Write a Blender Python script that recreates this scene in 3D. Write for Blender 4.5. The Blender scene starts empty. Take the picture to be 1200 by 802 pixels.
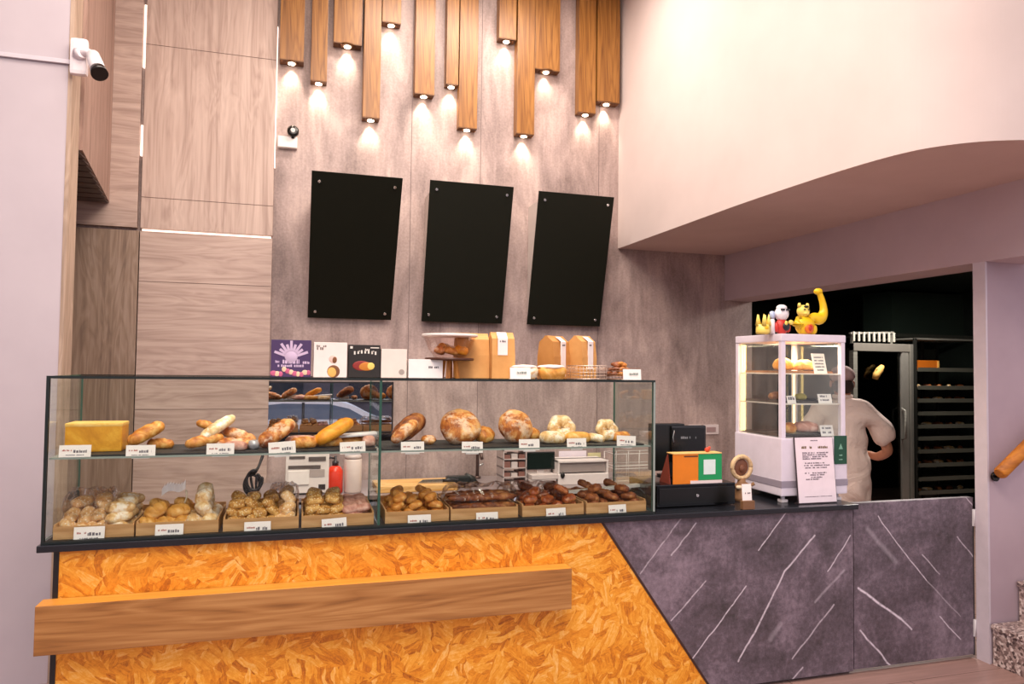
import bpy, bmesh, math, random
from mathutils import Vector, Matrix, noise, Quaternion
C = bpy.context.scene.collection
R = math.radians
# ------------------------------------------------------------------ camera
F_PX, YAW, PITCH, ROLL, EYE = 845.75, 0.2876, 0.0357, 0.0121, 1.691
_cy, _sy, _cp, _sp = math.cos(YAW), math.sin(YAW), math.cos(PITCH), math.sin(PITCH)
FW = Vector((_sy*_cp, _cy*_cp, _sp)); _r = Vector((_cy, -_sy, 0)); _u = _r.cross(FW)
RT = math.cos(ROLL)*_r + math.sin(ROLL)*_u
UP = -math.sin(ROLL)*_r + math.cos(ROLL)*_u
CAM = Vector((0, 0, EYE))
cd = bpy.data.cameras.new('camera'); cam = bpy.data.objects.new('camera', cd); C.objects.link(cam)
cd.sensor_width = 36; cd.lens = F_PX/1200*36; cd.clip_start = .05; cd.clip_end = 200
cam.matrix_world = Matrix(((RT.x, UP.x, -FW.x, CAM.x), (RT.y, UP.y, -FW.y, CAM.y), (RT.z, UP.z, -FW.z, CAM.z), (0, 0, 0, 1)))
bpy.context.scene.camera = cam

def ray(px, py): return FW + RT*((px-600)/F_PX) - UP*((py-401)/F_PX)
def at(px, py, X=None, Y=None, Z=None):
    """point of the place seen at a photo pixel, on the plane X=, Y= or Z="""
    d = ray(px, py)
    if X is not None: t = X/d.x
    elif Y is not None: t = Y/d.y
    else: t = (Z-EYE)/d.z
    return CAM + d*t
def msize(P): return (P-CAM).dot(FW)/F_PX       # metres per photo pixel at P

# ------------------------------------------------------------------ light and exposure
sc = bpy.context.scene
sc.view_settings.view_transform = 'Standard'; sc.view_settings.look = 'None'
sc.view_settings.gamma = 1; sc.view_settings.use_curve_mapping = False
sc.view_settings.exposure = 0.2
w = bpy.data.worlds.new('daylight'); sc.world = w; w.use_nodes = True
w.node_tree.nodes['Background'].inputs[0].default_value = (.90, .84, .94, 1)
w.node_tree.nodes['Background'].inputs[1].default_value = 1.25
def area(name, loc, rot, sx, sy, power, col):
    l = bpy.data.lights.new(name, 'AREA'); l.shape = 'RECTANGLE'; l.size = sx; l.size_y = sy; l.energy = power; l.color = col
    o = bpy.data.objects.new(name, l); C.objects.link(o); o.location = loc; o.rotation_euler = rot; return o
area('added_overhead_fill', (.2, 2.7, 5.1), (0, 0, 0), 3.0, 1.4, 135, (1, .87, .77))  # added overhead fill for the room, no known fitting
area('added_front_fill', (.3, -.6, 5.1), (R(12), 0, 0), 4.0, 1.2, 125, (1, .85, .74))  # added warm fill from above the front, an invented source
area('added_case_fill', (.4, .9, 4.9), (R(38), 0, 0), 1.6, .2, 70, (1, .85, .70))  # extra lamp invented to brighten the breads in the case
area('stairwell_light', (4.7, 2.2, 2.5), (0, 0, 0), .4, .4, 3, (.95, .85, 1))
area('kitchen_light', (5.6, 5.6, 2.72), (0, 0, 0), .8, .2, 60, (1, .92, .84))
area('work_light', (1.3, 4.9, 2.75+2.3), (0, 0, 0), 1.6, .4, 85, (1, .87, .76))

# ------------------------------------------------------------------ helpers
def lin(h):
    h = h.lstrip('#'); v = [int(h[i:i+2], 16)/255 for i in (0, 2, 4)]
    return tuple((c/12.92 if c <= .04045 else ((c+.055)/1.055)**2.4) for c in v)+(1,)

class NT:
    def __init__(s, name):
        s.m = bpy.data.materials.new(name); s.m.use_nodes = True; s.t = s.m.node_tree
        s.b = s.t.nodes['Principled BSDF']; s.tc = None
    def n(s, ty, **k):
        o = s.t.nodes.new(ty)
        for a, v in k.items(): setattr(o, a, v)
        return o
    def l(s, a, b): s.t.links.new(a, b)
    def obj(s):
        if not s.tc: s.tc = s.n('ShaderNodeTexCoord')
        return s.tc.outputs['Object']
    def map(s, scale=(1, 1, 1), rot=(0, 0, 0), loc=(0, 0, 0), src=None):
        m = s.n('ShaderNodeMapping'); m.inputs['Scale'].default_value = scale; m.inputs['Rotation'].default_value = rot; m.inputs['Location'].default_value = loc
        s.l(src or s.obj(), m.inputs['Vector']); return m.outputs[0]
    def noise(s, vec, scale=5, detail=4, rough=.5, dist=0):
        o = s.n('ShaderNodeTexNoise'); o.inputs['Scale'].default_value = scale; o.inputs['Detail'].default_value = detail
        o.inputs['Roughness'].default_value = rough; o.inputs['Distortion'].default_value = dist; s.l(vec, o.inputs['Vector']); return o.outputs['Fac']
    def ramp(s, fac, stops, interp='LINEAR'):
        o = s.n('ShaderNodeValToRGB'); e = o.color_ramp; e.interpolation = interp
        while len(e.elements) < len(stops): e.elements.new(.5)
        for el, (p, c) in zip(e.elements, stops):
            el.position = p; el.color = lin(c) if isinstance(c, str) else (c, c, c, 1)
        s.l(fac, o.inputs[0]); return o.outputs[0]
    def mix(s, fac, a, b, mode='MIX'):
        o = s.n('ShaderNodeMix', data_type='RGBA', blend_type=mode)
        for v, i in ((fac, 0), (a, 6), (b, 7)):
            if isinstance(v, (int, float)): o.inputs[i].default_value = v if i == 0 else (v, v, v, 1)
            elif isinstance(v, (str, tuple)): o.inputs[i].default_value = lin(v) if isinstance(v, str) else v
            else: s.l(v, o.inputs[i])
        return o.outputs[2]
    def math(s, op, a, b=0, c=0, clamp=False):
        o = s.n('ShaderNodeMath', operation=op); o.use_clamp = clamp
        for i, v in enumerate((a, b, c)):
            if isinstance(v, (int, float)): o.inputs[i].default_value = v
            else: s.l(v, o.inputs[i])
        return o.outputs[0]
    def out(s, col=None, rough=.5, bump=None, bs=.2, bd=.01, metal=0, spec=.5):
        if col is not None:
            if isinstance(col, (str, tuple)): s.b.inputs['Base Color'].default_value = lin(col) if isinstance(col, str) else col
            else: s.l(col, s.b.inputs['Base Color'])
        if isinstance(rough, (int, float)): s.b.inputs['Roughness'].default_value = rough
        else: s.l(rough, s.b.inputs['Roughness'])
        s.b.inputs['Metallic'].default_value = metal; s.b.inputs['Specular IOR Level'].default_value = spec
        if bump is not None:
            b = s.n('ShaderNodeBump'); b.inputs['Strength'].default_value = bs; b.inputs['Distance'].default_value = bd
            s.l(bump, b.inputs['Height']); s.l(b.outputs[0], s.b.inputs['Normal'])
        return s.m
_plain = {}
def plain(h, rough=.5, metal=0, spec=.5):
    """a single colour with faint procedural unevenness"""
    k = (h, rough, metal, spec)
    if k not in _plain:
        t = NT('surface_'+h.strip('#')); f = t.noise(t.obj(), 18, 3)
        c = t.mix(t.math('MULTIPLY', f, .16), h, '#000000'); _plain[k] = t.out(c, rough, metal=metal, spec=spec)
    return _plain[k]
def mottled(name, stops, scale=6, stretch=(1, 1, 1), rough=.6, bump=.15, detail=6, nr=.55, dist=0, bd=.005):
    t = NT(name); f = t.noise(t.map(stretch), scale, detail, nr, dist)
    return t.out(t.ramp(f, stops), rough, f, bump, bd)
def wood(name, cols, axis='X', fine=40, long=1.6, rough=.5, rings=.5, spec=.4, seam=None):
    """wood with its grain along one axis"""
    t = NT(name)
    def st(a, b): return {'X': (b, a, a), 'Y': (a, b, a), 'Z': (a, a, b)}[axis]
    broad = t.noise(t.map(st(5, .7)), 1.3, 3, .5, 1.2)
    band = t.math('FRACT', t.math('MULTIPLY', broad, 7)); band = t.math('ABSOLUTE', t.math('SUBTRACT', band, .5))
    fine_ = t.noise(t.map(st(fine, long)), 1.0, 5, .6)
    f = t.math('ADD', t.math('MULTIPLY', band, rings), t.math('MULTIPLY', fine_, 1-rings*.5))
    col = t.ramp(f, [(.25, cols[0]), (.50, cols[1]), (.80, cols[2])])
    if seam:
        pass
    return t.out(col, rough, fine_, .08, .003, spec=spec)

def glass_mat(name, tint='#fcfffd', refl=.35, rough=0.0):
    m = bpy.data.materials.new(name); m.use_nodes = True; t = m.node_tree; t.nodes.clear()
    o = t.nodes.new('ShaderNodeOutputMaterial'); mx = t.nodes.new('ShaderNodeMixShader')
    tr = t.nodes.new('ShaderNodeBsdfTransparent'); tr.inputs[0].default_value = lin(tint)
    g = t.nodes.new('ShaderNodeBsdfGlossy'); g.inputs['Roughness'].default_value = rough
    fr = t.nodes.new('ShaderNodeFresnel'); fr.inputs[0].default_value = 1.45
    mu = t.nodes.new('ShaderNodeMath'); mu.operation = 'MULTIPLY'; mu.inputs[1].default_value = refl
    t.links.new(fr.outputs[0], mu.inputs[0]); t.links.new(mu.outputs[0], mx.inputs[0]); t.links.new(tr.outputs[0], mx.inputs[1]); t.links.new(g.outputs[0], mx.inputs[2])
    t.links.new(mx.outputs[0], o.inputs[0]); return m
def emit_mat(name, col, s):
    t = NT(name); t.b.inputs['Emission Color'].default_value = lin(col); t.b.inputs['Emission Strength'].default_value = s
    return t.out(col, .5)

class MB:
    """collects shapes into one mesh"""
    def __init__(s, M=None): s.bm = bmesh.new(); s.M = M or Matrix(); s.k = 0
    def _add(s, fn, mi=0, M=None, smooth=False):
        n0 = len(s.bm.faces); v0 = len(s.bm.verts); fn(); s.bm.faces.ensure_lookup_table(); s.bm.verts.ensure_lookup_table()
        for f in s.bm.faces[n0:]: f.material_index = mi; f.smooth = smooth
        if M is not None: bmesh.ops.transform(s.bm, matrix=M, verts=s.bm.verts[v0:])
        return s
    def box(s, x0, y0, z0, x1, y1, z1, mi=0, bev=0, M=None):
        t = bmesh.new(); bmesh.ops.create_cube(t, size=1)
        bmesh.ops.scale(t, vec=(abs(x1-x0), abs(y1-y0), abs(z1-z0)), verts=t.verts)
        bmesh.ops.translate(t, vec=((x0+x1)/2, (y0+y1)/2, (z0+z1)/2), verts=t.verts)
        if bev: bmesh.ops.bevel(t, geom=t.edges[:], offset=bev, segments=2, affect='EDGES', profile=.7)
        return s.merge(t, mi, M)
    def merge(s, t, mi=0, M=None, smooth=False):
        if M is not None: bmesh.ops.transform(t, matrix=M, verts=t.verts)
        vs = [s.bm.verts.new(v.co) for v in t.verts]; t.verts.index_update()
        for f in t.faces:
            try: g = s.bm.faces.new([vs[v.index] for v in f.verts]); g.material_index = mi; g.smooth = smooth
            except ValueError: pass
        t.free(); return s
    def cyl(s, p0, p1, r0, r1=None, n=20, mi=0, cap=True, smooth=True):
        p0, p1 = Vector(p0), Vector(p1); r1 = r0 if r1 is None else r1; t = bmesh.new()
        bmesh.ops.create_cone(t, cap_ends=cap, segments=n, radius1=r0, radius2=r1, depth=(p1-p0).length)
        q = Vector((0, 0, 1)).rotation_difference((p1-p0).normalized())
        s.merge(t, mi, Matrix.Translation((p0+p1)/2) @ q.to_matrix().to_4x4(), False)
        if smooth:
            for f in s.bm.faces[-(n+(2 if cap else 0)):]:
                if len(f.verts) == 4: f.smooth = True
        return s
    def tube(s, pts, r, n=8, mi=0):
        pts = [Vector(p) for p in pts]; rings = []
        rr = r if isinstance(r, (list, tuple)) else [r]*len(pts)
        for i, p in enumerate(pts):
            d = (pts[min(i+1, len(pts)-1)]-pts[max(i-1, 0)]).normalized()
            q = Vector((0, 0, 1)).rotation_difference(d)
            rings.append([s.bm.verts.new(p+q @ Vector((rr[i]*math.cos(a*2*math.pi/n), rr[i]*math.sin(a*2*math.pi/n), 0))) for a in range(n)])
        for i in range(len(rings)-1):
            for a in range(n):
                f = s.bm.faces.new((rings[i][a], rings[i][(a+1) % n], rings[i+1][(a+1) % n], rings[i+1][a])); f.smooth = True; f.material_index = mi
        for g in (rings[0][::-1], rings[-1]):
            f = s.bm.faces.new(g); f.material_index = mi
        return s
    def lathe(s, prof, c=(0, 0, 0), n=24, mi=0, M=None):
        t = bmesh.new(); rings = []
        for r, z in prof: rings.append([t.verts.new((max(r, 1e-4)*math.cos(a*2*math.pi/n), max(r, 1e-4)*math.sin(a*2*math.pi/n), z)) for a in range(n)])
        for i in range(len(rings)-1):
            for a in range(n): t.faces.new((rings[i][a], rings[i][(a+1) % n], rings[i+1][(a+1) % n], rings[i+1][a]))
        t.faces.new(rings[0][::-1]); t.faces.new(rings[-1])
        return s.merge(t, mi, (M or Matrix.Translation(c)), True)
    def prism(s, pts, vec, mi=0):
        """closed outline pts (3-D) swept by vec"""
        a = [s.bm.verts.new(Vector(p)) for p in pts]; v = Vector(vec); b = [s.bm.verts.new(Vector(p)+v) for p in pts]
        fs = [s.bm.faces.new(a[::-1]), s.bm.faces.new(b)]
        n = len(pts)
        for i in range(n): fs.append(s.bm.faces.new((a[i], a[(i+1) % n], b[(i+1) % n], b[i])))
        for f in fs: f.material_index = mi
        return s
    def ball(s, c, rx, ry=None, rz=None, mi=0, n=20, M=None, fn=None):
        ry = ry or rx; rz = rz or rx; t = bmesh.new(); bmesh.ops.create_uvsphere(t, u_segments=n, v_segments=max(8, n*2//3), radius=1)
        for v in t.verts:
            p = v.co.copy(); k = fn(p) if fn else 1
            v.co = Vector((p.x*rx*k, p.y*ry*k, p.z*rz*k))
        return s.merge(t, mi, Matrix.Translation(c) @ (M or Matrix()), True)
    def build(s, name, mats, parent=None):
        bmesh.ops.recalc_face_normals(s.bm, faces=s.bm.faces)
        me = bpy.data.meshes.new(name); s.bm.to_mesh(me); s.bm.free()
        for m in (mats if isinstance(mats, (list, tuple)) else [mats]): me.materials.append(m)
        o = bpy.data.objects.new(name, me); C.objects.link(o)
        if parent: o.parent = parent
        return o
def tag(o, label=None, cat=None, group=None, kind=None):
    for k, v in (('label', label), ('category', cat), ('group', group), ('kind', kind)):
        if v: o[k] = v
    return o
def thing(name, label, cat, loc=(0, 0, 0), rz=0, group=None):
    o = bpy.data.objects.new(name, None); C.objects.link(o); o.empty_display_size = .05
    o.location = loc; o.rotation_euler = (0, 0, rz); return tag(o, label, cat, group)
def struct(o): o['kind'] = 'structure'; return o
def dup(o, parent=None):
    c = o.copy(); C.objects.link(c)
    if parent: c.parent = parent
    for ch in [x for x in o.children]: dup(ch, c)
    return c

# ------------------------------------------------------------------ sizes of the place
YC = 3.348; YF = YC+.03            # counter slab edge, counter face
XL, XE, XG = -.993, 3.015, 3.895   # counter left end, its right end, gate end
YB = 6.02; XU = 2.779; ZS = 2.791; ZH = 2.356; ZTOP = 5.2
ZC = .95                           # counter top
YW = 4.394; XW = -1.21             # grey wall on the left

# ------------------------------------------------------------------ materials of the setting
t = NT('concrete_laminate')
v = t.map((1, 1, .35)); f1 = t.noise(v, 3.2, 8, .62, .6); f2 = t.noise(t.map((16, 16, 1.2)), 2, 4, .6); f3 = t.noise(t.obj(), 60, 3)
f = t.math('ADD', t.math('MULTIPLY', f1, .70), t.math('ADD', t.math('MULTIPLY', f2, .14), t.math('MULTIPLY', f3, .16)))
M_CONC = t.out(t.ramp(f, [(.36, '#776561'), (.5, '#a08c87'), (.62, '#bfa9a2')]), .55, f, .1, .004)
M_WPANEL_V = wood('vertical_ash_laminate', ('#a0877c', '#bea69a', '#d2bcb0'), 'Z', 26, .9, .5, .35)
M_WPANEL_H = wood('horizontal_ash_laminate', ('#9c8479', '#b9a196', '#cdb7ab'), 'X', 26, .9, .5, .35)
M_WPANEL_D = wood('brown_ash_laminate', ('#6e5a50', '#8f7867', '#aa9486'), 'Z', 26, .9, .5, .35)
M_SIDEPANEL = wood('side_ash_laminate', ('#7d6257', '#a08275', '#b7998b'), 'Z', 18, .5, .5, .3)
M_UPPERWALL = mottled('warm_white_plaster', [(.3, '#c9bab6'), (.7, '#d1c2be')], 2, rough=.8, bump=.03)
M_GREYWALL = mottled('lilac_grey_plaster', [(.3, '#bcb2b9'), (.7, '#c6bcc2')], 2, rough=.8, bump=.03)
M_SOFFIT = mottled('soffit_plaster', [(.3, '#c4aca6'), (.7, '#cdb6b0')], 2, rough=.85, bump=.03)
M_HEADER = mottled('header_plaster', [(.3, '#b9a7ac'), (.7, '#c4b2b7')], 2, rough=.85, bump=.03)
M_LILAC = mottled('lilac_plaster', [(.3, '#a8949c'), (.7, '#b5a1a8')], 2, rough=.8, bump=.04)
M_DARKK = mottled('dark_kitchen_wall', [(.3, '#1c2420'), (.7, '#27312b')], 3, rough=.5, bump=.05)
M_FLOOR = NT('plank_floor'); t = M_FLOOR
bk = t.n('ShaderNodeTexBrick'); bk.inputs['Scale'].default_value = 1; bk.inputs['Brick Width'].default_value = 1.3; bk.inputs['Row Height'].default_value = .19
bk.inputs['Mortar Size'].default_value = .003; bk.inputs['Color1'].default_value = lin('#b39a93'); bk.inputs['Color2'].default_value = lin('#a48a83'); bk.inputs['Mortar'].default_value = lin('#6d5852')
t.l(t.obj(), bk.inputs['Vector']); g = t.noise(t.map((1.4, 22, 1)), 1.5, 5, .6)
M_FLOOR = t.out(t.mix(.45, bk.outputs[0], t.ramp(g, [(.3, '#8b716a'), (.7, '#cbb4ac')]), 'OVERLAY'), .4, g, .05, .003)

# ------------------------------------------------------------------ room shell
b = MB(); b.box(-6, -1.5, -.05, 9, 10, 0); struct(b.build('floor', M_FLOOR))
b = MB(); b.box(-6, -1.5, ZTOP, 9, 6.3, ZTOP+.1); struct(b.build('ceiling', M_UPPERWALL))
# back wall with its laminate boards and panels
b = MB(); b.box(-3.6, YB, 0, XG+.3, YB+.12, ZTOP); wall_back = struct(b.build('wall_back', M_CONC))
def seamline(x): 
    s = MB(); s.box(x-.0025, YB-.0015, .0, x+.0025, YB, ZTOP); s.build('panel_seam', plain('#7a6865', .7), wall_back)
for px in (478, 560, 700): seamline(at(px, 420, Y=YB).x)
PX1 = -.217; ZP = 2.70
YPn = YB-.045
XV = at(158, 450, Y=YPn).x
XV2 = at(166, 150, Y=YPn).x
def panel(x0, z0, x1, z1, m, cuts=(), vert=False):
    p = MB(); p.box(x0, YPn, z0, x1, YB-.001, z1, bev=.002); o = p.build('wood_panel', m, wall_back)
    for c in cuts:
        q = MB(); q.box(x0, YPn-.0012, c-.002, x1, YPn+.001, c+.002); q.build('panel_seam', plain('#6b554c', .7), wall_back)
panel(-3.6, 0, XV-.004, ZP-.012, M_WPANEL_D)
panel(XV+.004, 0, PX1, ZP-.012, M_WPANEL_H, [at(200, 331, Y=YPn).z, at(200, 480, Y=YPn).z])
panel(-3.6, ZP+.012, XV2-.012, ZTOP, M_WPANEL_H)
panel(XV2+.012, ZP+.012, PX1, ZTOP, M_WPANEL_V, [at(240, 60, Y=YPn).z, at(240, 236, Y=YPn).z])
M_LED = emit_mat('warm_led_strip', '#ffeee0', 1.1)
# lit reveals between the panels
q = MB(); q.box(XV2+.02, YPn+.02, ZP-.006, PX1-.01, YB, ZP+.006); o = tag(q.build('led_strip', M_LED), 'thin bright horizontal light line between wood wall panels', 'light strip')
q = MB(); q.box(XV2-.008, YPn+.02, at(170, 78, Y=YPn).z, XV2+.008, YB, at(170, 4, Y=YPn).z); tag(q.build('led_strip', M_LED), 'short bright vertical light line high between wood panels, upper one', 'light strip')
q = MB(); q.box(XV2-.008, YPn+.02, at(170, 182, Y=YPn).z, XV2+.008, YB, at(170, 146, Y=YPn).z); tag(q.build('led_strip', M_LED), 'short bright vertical light line between wood panels, lower one', 'light strip')
q = MB(); q.box(PX1+.001, YPn+.01, at(322, 196, Y=YPn).z, PX1+.007, YB-.001, at(322, 30, Y=YPn).z); tag(q.build('led_strip', M_LED), 'warm light line down the right edge of the wood panels', 'light strip')

# slanted bulkhead over the passage on the left
pf = at(128, 237, Y=YPn-.003); pn = at(91, 165, Z=pf.z); d = (pn-pf).normalized(); pe = pf + d*((pf.y-YW-.16)/-d.y)
b = MB(); b.prism([(pf.x, pf.y, pf.z), (pe.x, pe.y, pf.z), (-4.6, pe.y, pf.z), (-4.6, pf.y, pf.z)], (0, 0, ZTOP-pf.z)); o = struct(b.build('wall_bulkhead', M_SIDEPANEL))
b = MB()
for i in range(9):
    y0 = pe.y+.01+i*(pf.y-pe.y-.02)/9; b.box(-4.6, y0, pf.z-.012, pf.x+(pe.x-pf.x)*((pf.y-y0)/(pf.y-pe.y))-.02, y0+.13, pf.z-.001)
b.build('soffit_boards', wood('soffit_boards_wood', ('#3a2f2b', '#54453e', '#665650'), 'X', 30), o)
# grey wall on the left with its timber end
b = MB(); b.box(-6, YW, 0, XW-.02, YW+.15, ZTOP); wl = struct(b.build('wall_left', M_GREYWALL))
b = MB(); b.box(XW-.02, YW-.004, 0, XW, YW+.155, ZTOP, bev=.002); b.build('end_board', wood('pale_edge_wood', ('#94806f', '#b09885', '#c4ad9a'), 'Z'), wl)
zc_ = at(40, 68, Y=YW).z; zc2 = at(85, 74, Y=YW).z
b = MB(); b.box(-6, YW-.018, zc2-.012, XW-.001, YW-.0045, zc2+.012, bev=.003); b.build('cable_trunking', plain('#d6ced6', .4), wl)
b = MB(); b.box(-6, YW+.15, 0, -5.9, YB, ZTOP); b.box(-3.75, YW+.15, 0, -3.6, YB+.1, ZTOP); struct(b.build('wall_passage', M_WPANEL_D))
b = MB(); b.box(-6.1, -1.5, 0, -6, YW+.1, ZTOP); struct(b.build('wall_left_side', M_GREYWALL))

# upper right wall that ends in a curve, with the soffit under it
def chaikin(p, n):
    for _ in range(n): p = [p[0]] + [x for i in range(len(p)-1) for x in (p[i]*.75+p[i+1]*.25, p[i]*.25+p[i+1]*.75)] + [p[-1]]
    return p
path = [Vector((XU, YB, ZS)), Vector((XU, 4.6, ZS)), Vector((XU, 3.95, ZS)), at(1040, 182, Z=ZS), at(1128, 166.5, Z=ZS), at(1215, 163, Z=ZS)]
path += [path[-1]+Vector((1.2, -.35, 0)), path[-1]+Vector((4, -.7, 0))]
path = chaikin(path, 4)
out = path + [Vector((9, 1.7, ZS)), Vector((9, YB, ZS))]
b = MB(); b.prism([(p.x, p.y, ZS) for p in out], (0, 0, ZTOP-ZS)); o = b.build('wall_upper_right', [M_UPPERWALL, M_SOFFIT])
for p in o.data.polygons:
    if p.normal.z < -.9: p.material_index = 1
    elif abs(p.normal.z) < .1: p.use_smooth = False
struct(o)
# header over kitchen door and stairs, jamb
b = MB(); b.box(XG, 1.6, ZH, XG+.3, YB, ZS); struct(b.build('wall_header', M_HEADER))
b = MB(); b.box(XG, 3.292, 0, XG+.0135, 3.375, ZH); o = struct(b.build('door_jamb', plain('#cfc4cc', .6))); o.name = 'trim_1'
b = MB(); b.box(XG+.014, 3.296, 0, 9, 3.375, ZS); struct(b.build('wall_stair', M_LILAC))
# kitchen behind
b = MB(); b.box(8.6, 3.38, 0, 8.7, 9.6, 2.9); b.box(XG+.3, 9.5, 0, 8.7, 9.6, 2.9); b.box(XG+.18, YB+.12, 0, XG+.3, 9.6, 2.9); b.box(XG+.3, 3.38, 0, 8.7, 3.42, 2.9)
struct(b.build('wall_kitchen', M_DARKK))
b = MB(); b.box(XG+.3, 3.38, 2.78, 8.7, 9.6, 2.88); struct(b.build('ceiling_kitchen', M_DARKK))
# granite stairs going up to the right
t = NT('speckled_granite'); vo = t.n('ShaderNodeTexVoronoi'); vo.inputs['Scale'].default_value = 75; t.l(t.obj(), vo.inputs['Vector'])
sp = t.n('ShaderNodeSeparateColor'); t.l(vo.outputs['Color'], sp.inputs[0])
M_GRAN = t.out(t.ramp(sp.outputs[0], [(0, '#4c3d3c'), (.35, '#8d7772'), (.7, '#b7a29b'), (1, '#e0d2cc')]), .35)
zst = at(1158, 730, X=XG+.01).z; tread = at(1191, 690, Y=3.29).x-XG-.004
st = thing('staircase', 'speckled granite steps rising right beside the kitchen doorway', 'stairs', (XG+.004, 2.3, 0))
for i in range(4):
    x0 = i*tread
    b = MB(); b.box(x0+.015, 0, 0 if i == 0 else i*zst, x0+.4, .985, (i+1)*zst-.03); b.box(x0, 0, (i+1)*zst-.03, x0+.4, .985, (i+1)*zst, bev=.004); b.build('step', M_GRAN, st)

# handrail
r0 = at(1171, 556, Y=3.21); dx = at(1200, 527, Y=3.21)-r0
M_RAIL = wood('orange_handrail_wood', ('#94561c', '#b87022', '#cd882c'), 'X', 30)
hr = thing('handrail', 'round orange wooden handrail on the lilac stair wall', 'handrail', r0)
e = dx.normalized(); rr = 7.5*msize(r0)
b = MB(); b.tube([(0, 0, 0), e*.012, e*.6, e*1.6], [rr*.8, rr, rr, rr], 16); b.build('rail', M_RAIL, hr)
b = MB(); p0 = e*.07+Vector((0, 0, -rr)); b.tube([p0, p0+Vector((0, .02, -.025)), p0+Vector((0, .075, -.03))], .008, 8); b.cyl(p0+Vector((0, .065, -.03)), p0+Vector((0, .079, -.03)), .028); b.build('bracket', plain('#2a2422', .3, .8), hr)

# ------------------------------------------------------------------ counter
def osb():
    t = NT('oriented_strand_board'); X = t.obj(); warp = t.noise(X, 9, 3)
    wv = t.n('ShaderNodeVectorMath', operation='MULTIPLY_ADD'); cmb = t.n('ShaderNodeCombineXYZ')
    t.l(warp, cmb.inputs[0]); t.l(t.noise(t.map(loc=(5, 2, 1)), 7, 3), cmb.inputs[2]); t.l(cmb.outputs[0], wv.inputs[0]); wv.inputs[1].default_value = (.05, 0, .05); t.l(X, wv.inputs[2])
    Ls = []
    for a, sx, sz in ((12, 11, 40), (62, 12, 44), (-38, 10, 40), (-80, 15, 50)):
        v0 = t.map((1, 1, 1), (0, R(a), 0), src=wv.outputs[0]); v = t.map((sx, .01, sz), (0, 0, 0), (a, 0, a*.3), src=v0)
        vo = t.n('ShaderNodeTexVoronoi'); vo.inputs['Scale'].default_value = 1; t.l(v, vo.inputs['Vector'])
        s_ = t.n('ShaderNodeSeparateColor'); t.l(vo.outputs['Color'], s_.inputs[0])
        fib = t.noise(t.map((10, .01, 130), src=v0), 1, 4, .65)
        Ls.append(t.math('ADD', t.math('MULTIPLY', s_.outputs[0], .36), t.math('MULTIPLY', fib, .64)))
    def sel(sc_, seed):
        vo = t.n('ShaderNodeTexVoronoi'); vo.inputs['Scale'].default_value = sc_; t.l(t.map((1, .01, 1), loc=(seed, 0, seed), src=wv.outputs[0]), vo.inputs['Vector'])
        s_ = t.n('ShaderNodeSeparateColor'); t.l(vo.outputs['Color'], s_.inputs[0]); return t.math('GREATER_THAN', s_.outputs[1], .5)
    m1 = t.mix(sel(13, 3), Ls[0], Ls[1]); m2 = t.mix(sel(12, 8), Ls[2], Ls[3]); m = t.mix(sel(9, 5), m1, m2)
    fine = t.noise(t.map((1, 1, 1), src=wv.outputs[0]), 60, 6, .75); big = t.noise(X, 2.5, 3)
    s_ = t.n('ShaderNodeSeparateColor'); t.l(m, s_.inputs[0])
    f = t.math('ADD', t.math('MULTIPLY', s_.outputs[0], .58), t.math('ADD', t.math('MULTIPLY', fine, .34), t.math('MULTIPLY', big, .16)))
    col = t.ramp(f, [(.32, '#7d3a08'), (.42, '#bf6d12'), (.51, '#df8c1c'), (.61, '#eda534'), (.76, '#fbd285')])
    gaps = t.ramp(t.noise(t.map((1, .01, 1), src=wv.outputs[0]), 21, 5, .75), [(.28, 1.0), (.35, 0.0)])
    col = t.mix(gaps, col, '#6e300a')
    return t.out(col, .42, f, .25, .004)
M_OSB = osb()
M_BLACK = plain('#17181b', .35)
M_BLKGLOSS = plain('#101114', .12)
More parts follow.
